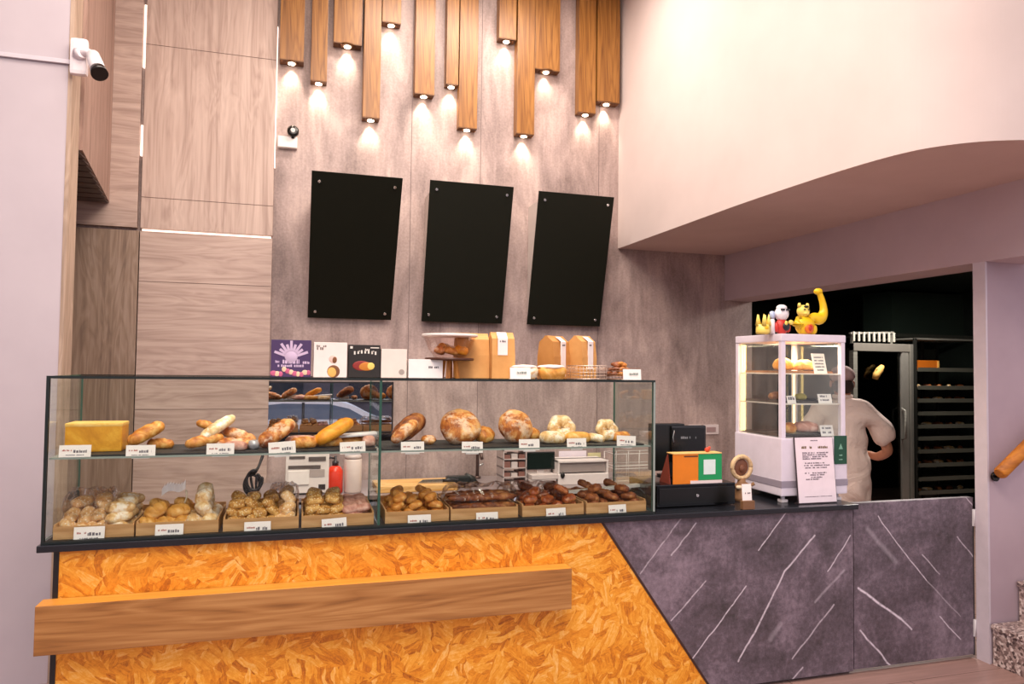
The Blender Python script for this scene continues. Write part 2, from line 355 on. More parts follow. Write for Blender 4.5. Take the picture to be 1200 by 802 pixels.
def marble(segs, off):
    t = NT('dark_marble'); X = t.obj(); n1 = t.noise(X, 2.6, 7, .6, .8); n2 = t.noise(t.map(loc=(3, 1, 7)), 30, 8, .8)
    f = t.math('ADD', t.math('MULTIPLY', n1, .5), t.math('MULTIPLY', n2, .5))
    col = t.ramp(f, [(.38, '#3f383b'), (.5, '#62565f'), (.62, '#8a7b86')])
    cl = t.ramp(t.noise(t.map(loc=(9, 1, 2)), 6, 8, .72, 1.5), [(.60, 0.0), (.74, .42)]); col = t.mix(cl, col, '#a297a4')
    # hair veins running diagonally
    wob = t.noise(X, 7, 4); sepx = t.n('ShaderNodeSeparateXYZ'); t.l(X, sepx.inputs[0])
    wx = t.math('MULTIPLY_ADD', t.math('SUBTRACT', wob, .5), .035, sepx.outputs[0]); c2 = t.n('ShaderNodeCombineXYZ'); t.l(wx, c2.inputs[0]); t.l(sepx.outputs[2], c2.inputs[2])
    tot = None
    for (ax, az, bx, bz, wd, st_) in segs:
        A = Vector((ax-off[0], 0, az-off[1])); B = Vector((bx-off[0], 0, bz-off[1])); D = B-A
        sb = t.n('ShaderNodeVectorMath', operation='SUBTRACT'); t.l(c2.outputs[0], sb.inputs[0]); sb.inputs[1].default_value = A
        dt = t.n('ShaderNodeVectorMath', operation='DOT_PRODUCT'); t.l(sb.outputs[0], dt.inputs[0]); dt.inputs[1].default_value = D/D.length_squared
        h = t.math('ADD', dt.outputs['Value'], 0, clamp=True)
        pr = t.n('ShaderNodeVectorMath', operation='SCALE'); pr.inputs[0].default_value = D; t.l(h, pr.inputs['Scale'])
        s2 = t.n('ShaderNodeVectorMath', operation='DISTANCE'); t.l(sb.outputs[0], s2.inputs[0]); t.l(pr.outputs[0], s2.inputs[1])
        mr = t.n('ShaderNodeMapRange'); t.l(s2.outputs['Value'], mr.inputs[0]); mr.inputs[1].default_value = wd*.25; mr.inputs[2].default_value = wd; mr.inputs[3].default_value = st_; mr.inputs[4].default_value = 0
        tot = mr.outputs[0] if tot is None else t.math('MAXIMUM', tot, mr.outputs[0])
    br = t.ramp(t.noise(t.map(loc=(1, 5, 2)), 30, 4, .6), [(.3, .35), (.5, 1.0)])
    tot = t.math('MULTIPLY', tot, br)
    col = t.mix(tot, col, '#ddd3dc')
    return t.out(col, .42, n2, .05, .002)
def vs(px0, py0, px1, py1, wd, st_):
    a = at(px0, py0, Y=YF); c = at(px1, py1, Y=YF); return (a.x, a.z, c.x, c.z, wd, st_)
def c7(u0, v0, u1, v1, w_=.0045, s_=.85): k = 3.457; return vs(700+u0/k, 570+v0/k, 700+u1/k, 570+v1/k, w_, s_)
def c2_(u0, v0, u1, v1, w_=.0045, s_=.85): k = 3.3125; return vs(960+u0/k, 560+v0/k, 960+u1/k, 560+v1/k, w_, s_)
segA = [c7(775, 95, 655, 260), c7(880, 200, 760, 345, .007), c7(760, 345, 640, 590, .007), c7(640, 590, 570, 710, .007), c7(1025, 200, 935, 345), c7(605, 405, 490, 560), c7(490, 560, 385, 700),
        c7(400, 150, 300, 280, .005, .6), c7(340, 130, 175, 355, .005, .5), c7(440, 385, 300, 545, .005, .7), c7(960, 480, 790, 700, .006, .6), c7(1000, 340, 880, 470, .01, .3), c7(835, 735, 780, 800, .006, .7), c7(700, 620, 740, 560, .02, .18)]
segB = [c2_(230, 150, 330, 290), c2_(330, 290, 420, 400), c2_(420, 400, 550, 540, .005, .35), c2_(155, 430, 320, 550, .009, 1), c2_(320, 550, 360, 590, .008, .9), c2_(470, 540, 550, 630), c2_(160, 595, 285, 735, .007, .9), c2_(400, 300, 470, 375, .005, .6), c2_(540, 230, 630, 350, .005, .6), c2_(570, 75, 615, 130, .005, .8), c2_(190, 200, 300, 330, .02, .2)]

ct = thing('counter', 'long shop counter with strand board and dark marble front', 'counter', (0, YF, 0))
def L(p): return Vector((p.x, 0, p.z))
dT = L(at(707, 617, Y=YF)); dB_ = L(at(828, 802, Y=YF)); dd = (dB_-dT)
pT = dT + dd*((ZC-.03-dT.z)/dd.z); pB = dT + dd*((.02-dT.z)/dd.z)
xo0 = XL+.055
b = MB(); b.prism([(xo0+.02, 0, .02), (pB.x, 0, .02), (pT.x, 0, ZC-.03), (xo0+.02, 0, ZC-.03)], (0, .03, 0)); b.build('strand_board_panel', M_OSB, ct)
b = MB(); b.prism([(pB.x+.012, 0, .02), (XE-.003, 0, .02), (XE-.003, 0, ZC-.03), (pT.x+.012, 0, ZC-.03)], (0, .03, 0)); b.build('marble_panel', marble(segA, (0, 0)), ct)
b = MB(); b.prism([(pB.x, -.004, .02), (pB.x+.014, -.004, .02), (pT.x+.014, -.004, ZC-.03), (pT.x, -.004, ZC-.03)], (0, .03, 0)); b.build('diagonal_trim', plain('#3a2016', .5), ct)
b = MB(); b.box(xo0, -.004, 0, xo0+.02, .62, ZC-.03); b.build('end_panel', M_BLACK, ct)
b = MB(); b.box(xo0+.02, .035, .0, XE, .61, ZC-.03); b.build('carcass', M_BLACK, ct)
b = MB(); b.box(XL, -.03, ZC-.028, XE+.01, .64, ZC, bev=.003); b.build('countertop', plain('#1b1d23', .25), ct)
# beam on the front, used as a bag rest
zb1 = at(40, 711.7, Y=YF-.1).z; zb2 = at(670, 714, Y=YF-.1).z
bx0 = at(40, 735, Y=YF-.1).x; bx1 = at(670, 692, Y=YF-.1).x
def beamwood(name, cols, axis='X', cc=(.5, .3)):
    t = NT(name); X = t.obj()
    s = {'X': (.16, 2.4, 2.4), 'Z': (2.4, 2.4, .16)}[axis]
    n1 = t.noise(t.map(s), 3.1, 3, .5, .7); band = t.math('FRACT', t.math('MULTIPLY', n1, 9)); band = t.math('ABSOLUTE', t.math('SUBTRACT', band, .5))
    s2 = {'X': (1.2, 45, 45), 'Z': (45, 45, 1.2)}[axis]; n2 = t.noise(t.map(s2), 1, 5, .65)
    f = t.math('ADD', t.math('MULTIPLY', band, .45), t.math('MULTIPLY', n2, .75)); return t.out(t.ramp(f, [(.22, cols[0]), (.45, cols[1]), (.75, cols[2])]), .4, n2, .06, .003)
M_BEAMF = beamwood('walnut_beam', ('#74481f', '#9f6c38', '#bb8a52'))
b = MB(); b.box(bx0, -.1, zb2, bx1, -.004, zb1, bev=.002)
bo = b.build('front_beam', [M_BEAMF, beamwood('orange_beam_top', ('#bb7320', '#d58e33', '#e6a54b'))], None)
bo.location = (0, YF, 0); tag(bo, 'long square walnut beam fixed across the strand board front', 'beam')
for p in bo.data.polygons:
    if p.normal.z > .7: p.material_index = 1  # upward faces get a lighter, more orange brown than the sides
# gate
gt = thing('counter_gate', 'dark marble swing gate joining counter to the doorway', 'gate', (XE, YF+.004, 0))
b = MB(); b.box(.006, 0, .025, XG-XE-.012, .04, ZC, bev=.002)
b.build('marble_panel', marble(segB, (XE, 0)), gt)
b = MB(); b.box(XG-XE-.012, .002, .02, XG-XE-.002, .04, ZC-.002); b.build('edge_trim', M_BLACK, gt)
for z in (.78, .13): b = MB(); b.box(XG-XE-.016, -.006, z, XG-XE-.004, .002, z+.1, bev=.001); b.cyl((XG-XE-.006, -.006, z), (XG-XE-.006, -.006, z+.1), .005, n=10); b.build('hinge', plain('#d8d4d6', .3), gt)

# ------------------------------------------------------------------ glass display case
CX0, CX1 = -.984, 1.772; CY0, CY1 = 3.372, 3.86; CZ1 = 1.6325
XM = at(445, 530, Y=CY0).x
GL = glass_mat('clear_glass'); GLE = plain('#3f6b5c', .15); M_DK = plain('#1c2422', .3)
dc = thing('display_case', 'two-tier glass bread display case standing on the counter', 'display case', ((CX0+CX1)/2, (CY0+CY1)/2, ZC))
ox, oy = (CX0+CX1)/2, (CY0+CY1)/2
def cb(name, x0, y0, z0, x1, y1, z1, mats, lab=None, bev=0):
    q = MB(); q.box(x0-ox, y0-oy, z0-ZC, x1-ox, y1-oy, z1-ZC, bev=bev); o = q.build(name, mats, dc)
    if lab: o['label'] = lab
    return o
def gpane(name, x0, y0, z0, x1, y1, z1, ax):
    o = cb(name, x0, y0, z0, x1, y1, z1, [GL, GLE])
    for p in o.data.polygons: p.material_index = 0 if abs(p.normal[ax]) > .7 else 1
    return o
gpane('front_glass', CX0+.012, CY0, ZC+.012, XM-.004, CY0+.008, CZ1-.006, 1)
gpane('front_glass', XM+.004, CY0, ZC+.012, CX1-.010, CY0+.008, CZ1-.006, 1)
gpane('side_glass', CX0+.002, CY0+.012, ZC+.012, CX0+.010, CY1, CZ1-.006, 0)
gpane('side_glass', CX1-.012, CY0+.012, ZC+.012, CX1-.002, CY1, CZ1-.006, 0)
gpane('divider_glass', XM-.004, CY0+.012, ZC+.012, XM+.004, CY1, CZ1-.006, 0)
gpane('top_glass', CX0, CY0, CZ1-.006, XM-.001, CY1, CZ1+.002, 2)
gpane('top_glass', XM+.001, CY0, CZ1-.006, CX1, CY1, CZ1+.002, 2)
cb('top_edge', CX0, CY0-.004, CZ1-.008, CX1, CY0, CZ1+.003, M_DK)
cb('rear_edge', CX0, CY1, CZ1-.010, CX1, CY1+.006, CZ1+.003, M_DK)
cb('corner_post', CX0, CY0-.004, ZC, CX0+.012, CY0+.010, CZ1-.008, M_DK)
cb('joint_post', XM-.006, CY0-.003, ZC, XM+.006, CY0, CZ1-.008, plain('#2f5346', .25))
cb('corner_post', CX1-.010, CY0-.004, ZC, CX1, CY0+.010, CZ1-.008, plain('#93a09a', .25))
cb('base_rail', CX0, CY0-.006, ZC+.001, CX1, CY0+.012, ZC+.012, M_DK)
zsh = at(75, 537.5, Y=CY0+.02).z
SH0, SH1 = CY0+.015, CY0+.40
cb('shelf', CX0+.014, SH0, zsh-.004, XM-.008, SH1, zsh+.004, plain('#98a39c', .2))
cb('shelf', XM+.008, SH0, zsh-.004, CX1-.016, SH1, zsh+.004, plain('#98a39c', .2))
cb('slate_liner', CX0+.06, SH0+.008, zsh+.005, XM-.012, SH1-.005, zsh+.012, plain('#292625', .6))
cb('slate_liner', XM+.012, SH0+.008, zsh+.005, CX1-.05, SH1-.005, zsh+.012, plain('#292625', .6))
ZSH = zsh+.0125
cb('base_board', CX0+.013, CY0+.012, ZC+.001, CX1-.013, CY1, ZC+.010, plain('#2b2826', .5))
ZTR = ZC+.0105

# ------------------------------------------------------------------ hanging beams with lamps
M_HB = beamwood('hanging_beam_oak', ('#5e3510', '#8a5a26', '#a67438'), 'Z')
M_HB2 = plain('#6e4419', .5)
M_LAMP = emit_mat('lamp_glow', '#ffe9cf', 14)
beams = [(327.5, 356, 70, 0), (364, 383, 95, 0), (391, 424, 50, 0), (425, 445, 138, 0), (448, 470, 26, 0), (486, 509, 110, 0), (523, 537, 99, 0), (537.5, 559, 150, 0),
         (585, 605, 45, 0), (605.5, 626, 157, 0), (627, 656, 81, 0), (678, 698, 132, 0), (700, 726, 119, 0)]
blab = ['leftmost hanging oak beam lamp beside the wood wall panels', 'narrow hanging oak beam lamp, second from the left', 'wide short hanging oak beam lamp, third from the left',
        'long narrow hanging oak beam lamp left of centre, above first black board', 'shortest hanging oak beam lamp, fifth from the left', 'hanging oak beam lamp standing alone, sixth from the left',
        'narrow hanging oak beam lamp behind the longer one, seventh from left', 'long hanging oak beam lamp in front of its narrower neighbour, mid wall', 'short hanging oak beam lamp left of the longest one',
        'longest hanging oak beam lamp, lowest of them all', 'wide short hanging oak beam lamp right of the longest one', 'narrow hanging oak beam lamp left of the last one on the right', 'rightmost hanging oak beam lamp against the white wall']
for i, (a, c, yb, fr) in enumerate(beams):
    dp = (.10, .085, .092)[i % 3]; yf = YB-dp-.006
    pa = at(a, yb, Y=yf); pc = at(c, yb, Y=yf); wd = pc.x-pa.x
    if i == 12: wd = min(wd, XU-.02-pa.x)
    cx, cy = pa.x+wd/2, yf+dp/2; zb = pa.z
    th = thing('beam_lamp', blab[i], 'hanging lamp', (cx, cy, zb), 0, 'oak beam lamps hanging by the menu wall')
    h = ZTOP-zb
    q = MB(); q.box(-wd/2, -dp/2, .012, wd/2, dp/2, h, bev=.003); q.build('beam', M_HB, th)
    q = MB(); q.lathe([(wd*.30, .011), (wd*.30, .001), (.024, .001), (.024, .011)], n=20); q.box(-wd/2, -dp/2, .004, wd/2, dp/2, .0125, bev=.001); q.build('end_plate', M_HB2, th)
    q = MB(); q.lathe([(.026, .002), (.026, -.004), (.02, -.006)], n=16); q.build('bulb', M_LAMP, th)
    l = bpy.data.lights.new('beam_spot', 'SPOT'); l.energy = 11; l.color = (1, .80, .60); l.spot_size = R(78); l.spot_blend = .9; l.shadow_soft_size = .02
    lo = bpy.data.objects.new('beam_spot', l); C.objects.link(lo); lo.location = (cx, cy+(.03 if fr else .015), zb-.012); lo.rotation_euler = (R(17), 0, 0)
    # rotation tips the spot slightly to the wall

# ------------------------------------------------------------------ black menu boards
blabs = ['blank black menu board on the wall, left one of three', 'blank black menu board on the wall, middle one of three', 'blank black menu board on the wall, right one of three']
M_BOARD = plain('#16170f', .6, 0, .15); M_STEEL = plain('#d9d9d9', .25, .9)
for i, q4 in enumerate([((368, 200), (471, 209), (459, 375), (358, 372)), ((505, 211), (601, 219), (589, 379), (493, 377)), ((632, 223), (719, 232), (703, 383), (617, 380))]):
    yb_ = YB-.07
    bl = at(*q4[3], Y=yb_); br_ = at(*q4[2], Y=yb_); wd = br_.x-bl.x
    # the board leans out: find the depth at which its top edge stands over its bottom edge
    best = None
    for k in range(60):
        y = YB-.05-k*.01; tl = at(*q4[0], Y=y); tr = at(*q4[1], Y=y)
        e_ = abs((tl.x+tr.x)-(bl.x+br_.x))
        if best is None or e_ < best[0]: best = (e_, y, tl, tr)
    _, yt, tl, tr = best
    zt = (tl.z+tr.z)/2; zb = (bl.z+br_.z)/2; wd = (wd + tr.x-tl.x)/2
    print('board', i, yt, wd, zt-zb)
    th = thing('menu_board', blabs[i], 'menu board', ((bl.x+br_.x+tl.x+tr.x)/4, yb_, zb), 0, 'black menu boards')
    ht = zt-zb; dy = yt-yb_; ln = math.hypot(ht, dy); ang = math.atan2(-dy, ht)
    Mr = Matrix.Rotation(ang, 4, 'X')
    q = MB(); q.box(-wd/2, -.006, 0, wd/2, .006, ln, bev=.0015, M=Mr); q.build('panel', M_BOARD, th)
    q = MB()
    for s in (-1, 1): q.prism([(s*(wd/2-.03)-.006, .012, .05), (s*(wd/2-.03)-.006, .066, .05), (s*(wd/2-.03)-.006, .066, ht-.06), (s*(wd/2-.03)-.006, dy+.03, ht-.06)], (.012, 0, 0))
    q.box(-wd/2+.03, .05, .05, wd/2-.03, .066, ht-.06)
    q.build('wall_bracket', plain('#cfc4be', .5), th)
    for sx in (-1, 1):
        for sz in (.06, ln-.07):
            q = MB(); q.cyl(Mr @ Vector((sx*(wd/2-.055), -.007, sz)), Mr @ Vector((sx*(wd/2-.055), -.020, sz)), .011, .011, 14); q.build('fixing', M_STEEL, th)

# ------------------------------------------------------------------ security cameras
p = at(88, 66, Y=YW-.01)
wc = thing('security_camera', 'white bullet security camera on the grey wall corner', 'security camera', (XW+.045, YW-.002, p.z-.01))
q = MB(); q.box(-.05, -.05, -.10, .035, .0, .10, bev=.022); q.cyl((-.005, -.045, .01), (.02, -.075, .01), .034, .028, 18); q.build('mount', plain('#efe6ea', .35), wc)
q = MB(); q.tube([(.0, -.06, .012), (.05, -.08, .012), (.085, -.09, -.004)], .020, 12); q.build('arm', plain('#efe6ea', .35), wc)
a0 = Vector((.075, -.09, -.01)); a1 = Vector((.118, -.16, -.105)); dv = (a1-a0).normalized()
q = MB(); q.cyl(a0-dv*.01, a1, .033, .038, 20); q.cyl(a0-dv*.022, a0-dv*.01, .022, .033, 20); q.build('body', plain('#f2ecee', .3), wc)
q = MB(); q.cyl(a1-dv*.001, a1+dv*.04, .0385, .042, 20); q.build('lens_hood', plain('#1c1514', .3), wc)
p = at(337, 167, Y=YB-.03)
sn = thing('indoor_camera', 'small white and black camera on the concrete wall under beams', 'security camera', (p.x, YB, p.z))
q = MB(); q.box(-.075, -.05, -.045, .075, -.001, .045, bev=.006); q.build('base', plain('#e9e2df', .4), sn)
q = MB(); q.lathe([(.03, -.02), (.045, -.012), (.045, .012), (.03, .02)], n=20, M=Matrix.Translation((.04, -.06, .085)) @ Matrix.Rotation(R(80), 4, 'X')); q.tube([(.04, -.05, .03), (.04, -.055, .06)], .012, 8); q.build('head', plain('#15120f', .3), sn)
q = MB(); q.cyl((.04, -.082, .088), (.04, -.086, .088), .018, .018, 14); q.build('lens', plain('#b7aeb0', .2), sn)

# ------------------------------------------------------------------ breads
def crust(name, stops, scale=14, dust=None, speck=None, rough=.55):
    stops = [(.5+(p-.5)*.6, c) for p, c in stops]; t = NT(name); f = t.noise(t.obj(), scale, 6, .68, .6); col = t.ramp(f, stops)
    if dust:
        m = t.ramp(t.noise(t.map(loc=(4, 4, 1)), scale*1.1, 5, .7), [(.50, 0.0), (.60, 1.0)]); col = t.mix(t.math('MULTIPLY', m, dust[1]), col, dust[0])
    if speck:
        vo = t.n('ShaderNodeTexVoronoi'); vo.inputs['Scale'].default_value = speck[1]; t.l(t.obj(), vo.inputs['Vector'])
        m = t.ramp(vo.outputs['Distance'], [(.22, 1.0), (.34, 0.0)]); col = t.mix(m, col, speck[0])
    return t.out(col, rough, t.noise(t.obj(), scale*3, 4), .3, .004)
G_GOLD = crust('golden_crust', [(.3, '#a5591a'), (.5, '#cd8433'), (.7, '#e7b366')])
G_DARK = crust('dark_crust', [(.3, '#5e2a10'), (.5, '#8d4a1f'), (.7, '#b97a42')])
G_RUST = crust('rustic_crust', [(.3, '#8c4213'), (.48, '#c06f2a'), (.68, '#e6ad6b')], 16, ('#f2dcc0', .55))
G_PALE = crust('floured_crust', [(.3, '#c48e4c'), (.5, '#e4bc82'), (.7, '#f5e0b8')], 16, ('#fbf2e2', .8))
G_ORNG = crust('orange_crust', [(.3, '#cf7a10'), (.5, '#eb981c'), (.7, '#f6b23c')], 8)
G_YELL = crust('yellow_crust', [(.3, '#c07f2e'), (.5, '#dea04a'), (.7, '#f0c888')], 8)
G_PINK = crust('pink_crust', [(.3, '#a8695b'), (.5, '#cf9784'), (.7, '#e7bfae')], 9)
G_SEED = crust('seeded_crust', [(.3, '#c98a4c'), (.5, '#e8b87c'), (.7, '#f8e0b8')], 10, None, ('#fbe7d0', 95))
G_SEED2 = crust('dark_seeded_crust', [(.3, '#8f5a22'), (.5, '#c48a3e'), (.7, '#e6bb70')], 10, None, ('#e8d5a8', 105))
G_LOG = crust('sponge_crumb', [(.3, '#c98415'), (.5, '#dd9a22'), (.7, '#ecb23c')], 5)
G_CROIS = crust('glazed_brown_crust', [(.3, '#6d2c12'), (.5, '#9e4d22'), (.7, '#c77e47')], 10, None, None, .3)

def loaf_bm(L_, r, seed, taper=.55, flat=.85, cuts=0, bumps=.06, n=18, m=24, bend=0, depth=.28):
    """a loaf along X with rounded ends, slashes across the top and an uneven skin"""
    bm = bmesh.new(); rings = []
    for i in range(m+1):
        u = i/m; x = (u-.5)*L_; k = max(.02, (1-abs(2*u-1)**(2+3*taper)))**.5
        row = []
        for a in range(n):
            an = 2*math.pi*a/n; cy, cz = math.cos(an), math.sin(an)
            rr = r*k*(1+bumps*noise.noise(Vector((x*18/(r*18+.3)+seed, cy*1.7+seed*2, cz*1.7))))
            if cuts and cz > -.1:
                ph = (u*cuts + .22*cy) % 1; g_ = math.exp(-((ph-.5)/.13)**2); rr *= 1-depth*g_*max(0, cz)*min(1, k*1.3)*.6 + 0; rr *= 1+.06*math.exp(-((ph-.25)/.12)**2)*max(0, cz)
            z = rr*cz*flat; 
            if z < -.62*r*flat: z = -.62*r*flat + (z+.62*r*flat)*.25
            row.append(bm.verts.new((x, rr*cy+bend*(x/L_)**2*4, z)))
        rings.append(row)
    for i in range(m):
        for a in range(n):
            f = bm.faces.new((rings[i][a], rings[i][(a+1) % n], rings[i+1][(a+1) % n], rings[i+1][a])); f.smooth = True
    for g_ in (rings[0][::-1], rings[-1]):
        f = bm.faces.new(g_); f.smooth = True
    return bm
def loaf(name, m_, *a, **k):
    q = MB(); q.merge(loaf_bm(*a, **k), 0, None, True); return q.build(name, m_)
GRP_TOP = None
sd = [0]
def stick(name, label, cat, m_, p0, p1, th, y0, y1=None, **k):
    """a long loaf whose ends are seen at photo pixels p0, p1"""
    sd[0] += 1; y1 = y0 if y1 is None else y1
    A, B = at(*p0, Y=y0), at(*p1, Y=y1); r = th*.62*msize((A+B)/2); Lg = (B-A).length
    o = loaf(name, m_, Lg, r, sd[0]*3.1, **k)
    o.location = (A+B)/2; o.rotation_mode = 'QUATERNION'; o.rotation_quaternion = (B-A).to_track_quat('X', 'Z')
    low = ZSH + r*.62 - o.location.z
    if abs(B.z-A.z) < .02: o.location.z = ZSH + r*.60
    tag(o, label, cat); return o
def round_loaf(name, label, m_, cx, y0, y1, wpx, Y, lean=0, turn=0, ridges=0, thick=.62, group=None):
    """a round loaf; lean tips it back on its edge so its crust faces the room"""
    sd[0] += 1; top = at(cx, y0, Y=Y); bot = at(cx, y1, Y=Y); s_ = msize(bot); rx = wpx/2*s_; H = top.z-bot.z
    q = MB(); seed = sd[0]*2.3
    def fn(p):
        k = 1+.07*noise.noise(p*1.9+Vector((seed, 0, 0)))
        if ridges and p.z > .05:
            an = math.atan2(p.y, p.x); k *= 1+.05*math.cos(an*ridges+p.z*2)*p.z
        if ridges == 0 and p.z > 0: k *= 1-.10*math.exp(-((p.x+.35*p.y)/.10)**2)*p.z - .08*math.exp(-((p.x+.35*p.y-.5)/.10)**2)*p.z
        return k
    a = R(lean); ry = rx; rz_ = rx*thick
    q.ball((0, 0, 0), rx, rx, rz_, fn=fn, n=32)
    o = q.build(name, m_); hz = math.sqrt((ry*math.sin(a))**2+(rz_*math.cos(a))**2)
    sc_ = 1.0
    o.rotation_euler = (a, 0, R(turn)); o.location = (bot.x, Y, ZSH+hz*.97); return tag(o, label, 'bread', group)

YM = 3.56
# top shelf, left half
A = at(76, 497, Y=3.50); Bx = at(142, 531, Y=3.50)
q = MB(); wd = Bx.x-A.x; ht = A.z-ZSH
q.box(-wd/2, -.07, 0, wd/2, .07, ht, 0, bev=.008); q.box(-wd/2-.001, -.071, ht-.014, wd/2+.001, .071, ht+.002, 1, bev=.006)
o = q.build('sponge_loaf', [G_LOG, crust('sponge_top', [(.3, '#e8b552'), (.7, '#f6cf7e')])]); o.location = ((A.x+Bx.x)/2, 3.57, ZSH)
tag(o, 'golden rectangular sponge loaf at the left end of the top shelf', 'bread')
stick('baguette', 'slashed golden baguette half propped up beside the rectangular loaf', 'bread', G_GOLD, (150, 520), (192, 497), 17, 3.52, 3.60, cuts=2)
stick('baguette', 'short golden roll lying under the propped baguette half', 'bread', G_GOLD, (172, 523), (204, 524), 13, 3.60, cuts=2)
stick('baguette', 'flour dusted baguette laid slantwise over the baguette pile', 'bread', crust('dusted_crust', [(.3, '#c2935c'), (.5, '#e0bd88'), (.7, '#f3dfbb')], 14, ('#fff8ea', .9)), (234, 515), (275, 488), 13, 3.50, 3.60, cuts=5, depth=.4)
stick('baguette', 'golden baguette tip sticking up behind the dusted baguette', 'bread', G_GOLD, (230, 495), (262, 506), 11, 3.68, 3.68, cuts=3)
stick('baguette', 'golden baguette at the left foot of the baguette pile', 'bread', G_GOLD, (217, 522), (262, 512), 14, 3.47, 3.55, cuts=3)
stick('baguette', 'smooth brown baguette at the right of the dusted one', 'bread', G_RUST, (258, 504), (300, 517), 14, 3.62, 3.58, cuts=2)
stick('baguette', 'flat brown baguette lowest in the baguette pile', 'bread', G_RUST, (250, 522), (302, 522), 14, 3.53, cuts=3)
stick('baguette', 'small brown roll tucked at the right foot of the pile', 'bread', G_PINK, (262, 525), (290, 525), 12, 3.46)
def foil(px, py, w_, lab):
    P = at(px, py, Y=3.50); q = MB()
    q.ball((0, 0, 0), w_*msize(P)/2, None, .022, n=14, fn=lambda p: 1+.28*noise.noise(p*3.1)); o = q.build('crumpled_wrapper', plain('#c9c4c8', .3, .3)); o.location = (P.x, 3.50, ZSH+.019); tag(o, lab, 'wrapper')
foil(297, 520, 14, 'small crumpled silvery wrapper on the top shelf by baguettes')
stick('baguette', 'crusty ridged baguette leaning behind the fourth price tag', 'bread', G_RUST, (304, 522), (344, 494), 19, 3.50, 3.60, cuts=5, depth=.5)
stick('baguette', 'short golden roll lying right of the ridged baguette', 'bread', G_GOLD, (340, 522), (372, 521), 15, 3.50, cuts=2)
stick('baguette', 'pinkish wrapped roll lying behind the short golden roll', 'bread', G_PINK, (334, 509), (374, 509), 13, 3.62)
stick('baguette', 'bright orange loaf lying slantwise in front of the yellow one', 'bread', G_ORNG, (370, 519), (413, 493), 17, 3.49, 3.58, cuts=0)
stick('baguette', 'yellow long roll lying behind the bright orange loaf', 'bread', G_YELL, (364, 504), (402, 503), 13, 3.66)
stick('baguette', 'pale yellow long roll right of the orange loaf', 'bread', G_PALE, (400, 506), (435, 505), 12, 3.66)
stick('baguette', 'golden flat roll under the bright orange loaf', 'bread', G_GOLD, (366, 525), (402, 524), 13, 3.55)
stick('baguette', 'pinkish small roll beside the divider glass', 'bread', G_PINK, (424, 521), (440, 520), 14, 3.52)
q = MB(); P = at(417, 513, Y=3.58); q.box(-.10, -.05, 0, .10, .05, .012, bev=.005); o = q.build('foam_tray', plain('#efe8ea', .5)); o.location = (P.x, 3.60, ZSH+.043); o.rotation_euler = (0, R(-4), 0)
tag(o, 'white foam tray lying on rolls by the divider glass', 'tray')
stick('baguette', 'rounded brown roll under the white foam tray', 'bread', G_GOLD, (398, 523), (426, 523), 12, 3.60)
# top shelf, right half
stick('rye_loaf', 'dark crusted loaf standing tilted at left of right shelf half', 'bread', G_DARK, (464, 514), (494, 489), 22, 3.50, 3.62, cuts=2)
stick('rye_loaf', 'brown loaf leaning in front of the tilted dark one', 'bread', G_RUST, (460, 518), (488, 494), 14, 3.45, 3.53, cuts=2)
round_loaf('bread_roll', 'small round brown roll right of the tilted dark loaf', G_RUST, 502, 503, 524, 18, 3.55, 10)
round_loaf('round_loaf', 'big round crusty loaf with a floury patch, left one', G_RUST, 539, 486, 526, 48, 3.56, 48, -8, 0, .62)
round_loaf('round_loaf', 'smaller round loaf half hidden right of floury round loaf', G_GOLD, 567, 500, 524, 26, 3.60, 30)
round_loaf('round_loaf', 'big round deeply scored loaf in the middle of the right shelf', G_RUST, 604, 483, 524, 42, 3.56, 62, 10, 3, .66)
round_loaf('round_loaf', 'dark loaf base lying behind the deeply scored round loaf', G_GOLD, 620, 503, 522, 26, 3.64, 10)
def ring_loaf(lab, cx, y0, y1, wpx, Y, lean):
    top = at(cx, y0, Y=Y); bot = at(cx, y1, Y=Y); s_ = msize(bot); Rm = wpx/2*s_*.53; r = wpx/2*s_*.47; bm = bmesh.new(); N, M_ = 32, 12; vs_ = []
    for i in range(N):
        a = 2*math.pi*i/N; k = 1+.10*math.cos(a*6); row = []
        for j in range(M_):
            bb = 2*math.pi*j/M_; rr = r*k*(1+.06*noise.noise(Vector((a*2, bb, cx)))); row.append(bm.verts.new(((Rm+rr*math.cos(bb))*math.cos(a), (Rm+rr*math.cos(bb))*math.sin(a), rr*math.sin(bb)*.8)))
        vs_.append(row)
    for i in range(N):
        for j in range(M_):
            f = bm.faces.new((vs_[i][j], vs_[(i+1) % N][j], vs_[(i+1) % N][(j+1) % M_], vs_[i][(j+1) % M_])); f.smooth = True
    q = MB(); q.merge(bm, 0, None, True); o = q.build('ring_loaf', G_PALE); a = R(lean)
    o.rotation_euler = (a, 0, 0); o.location = (bot.x, Y, ZSH+(Rm+r*.85)*math.sin(a)+r*.3*math.cos(a)); tag(o, lab, 'bread')
ring_loaf('white knobbly ring loaf with a dimple, left of the flower loaf', 658, 489, 522, 34, 3.58, 65)
stick('flour_roll', 'pale roll lying at the left foot of the ring loaf', 'bread', G_PALE, (632, 519), (662, 520), 16, 3.50)
stick('flour_roll', 'pale roll lying at the right foot of the ring loaf', 'bread', G_YELL, (662, 517), (692, 517), 14, 3.52)
ring_loaf('pale flower shaped loaf stood up near the right shelf end', 711, 491, 520, 28, 3.58, 62)
stick('flour_roll', 'small pale roll at the left foot of the flower loaf', 'bread', G_PALE, (688, 514), (708, 518), 11, 3.52)
stick('flour_roll', 'small pale roll at the right foot of the flower loaf', 'bread', G_GOLD, (716, 518), (738, 516), 12, 3.56)

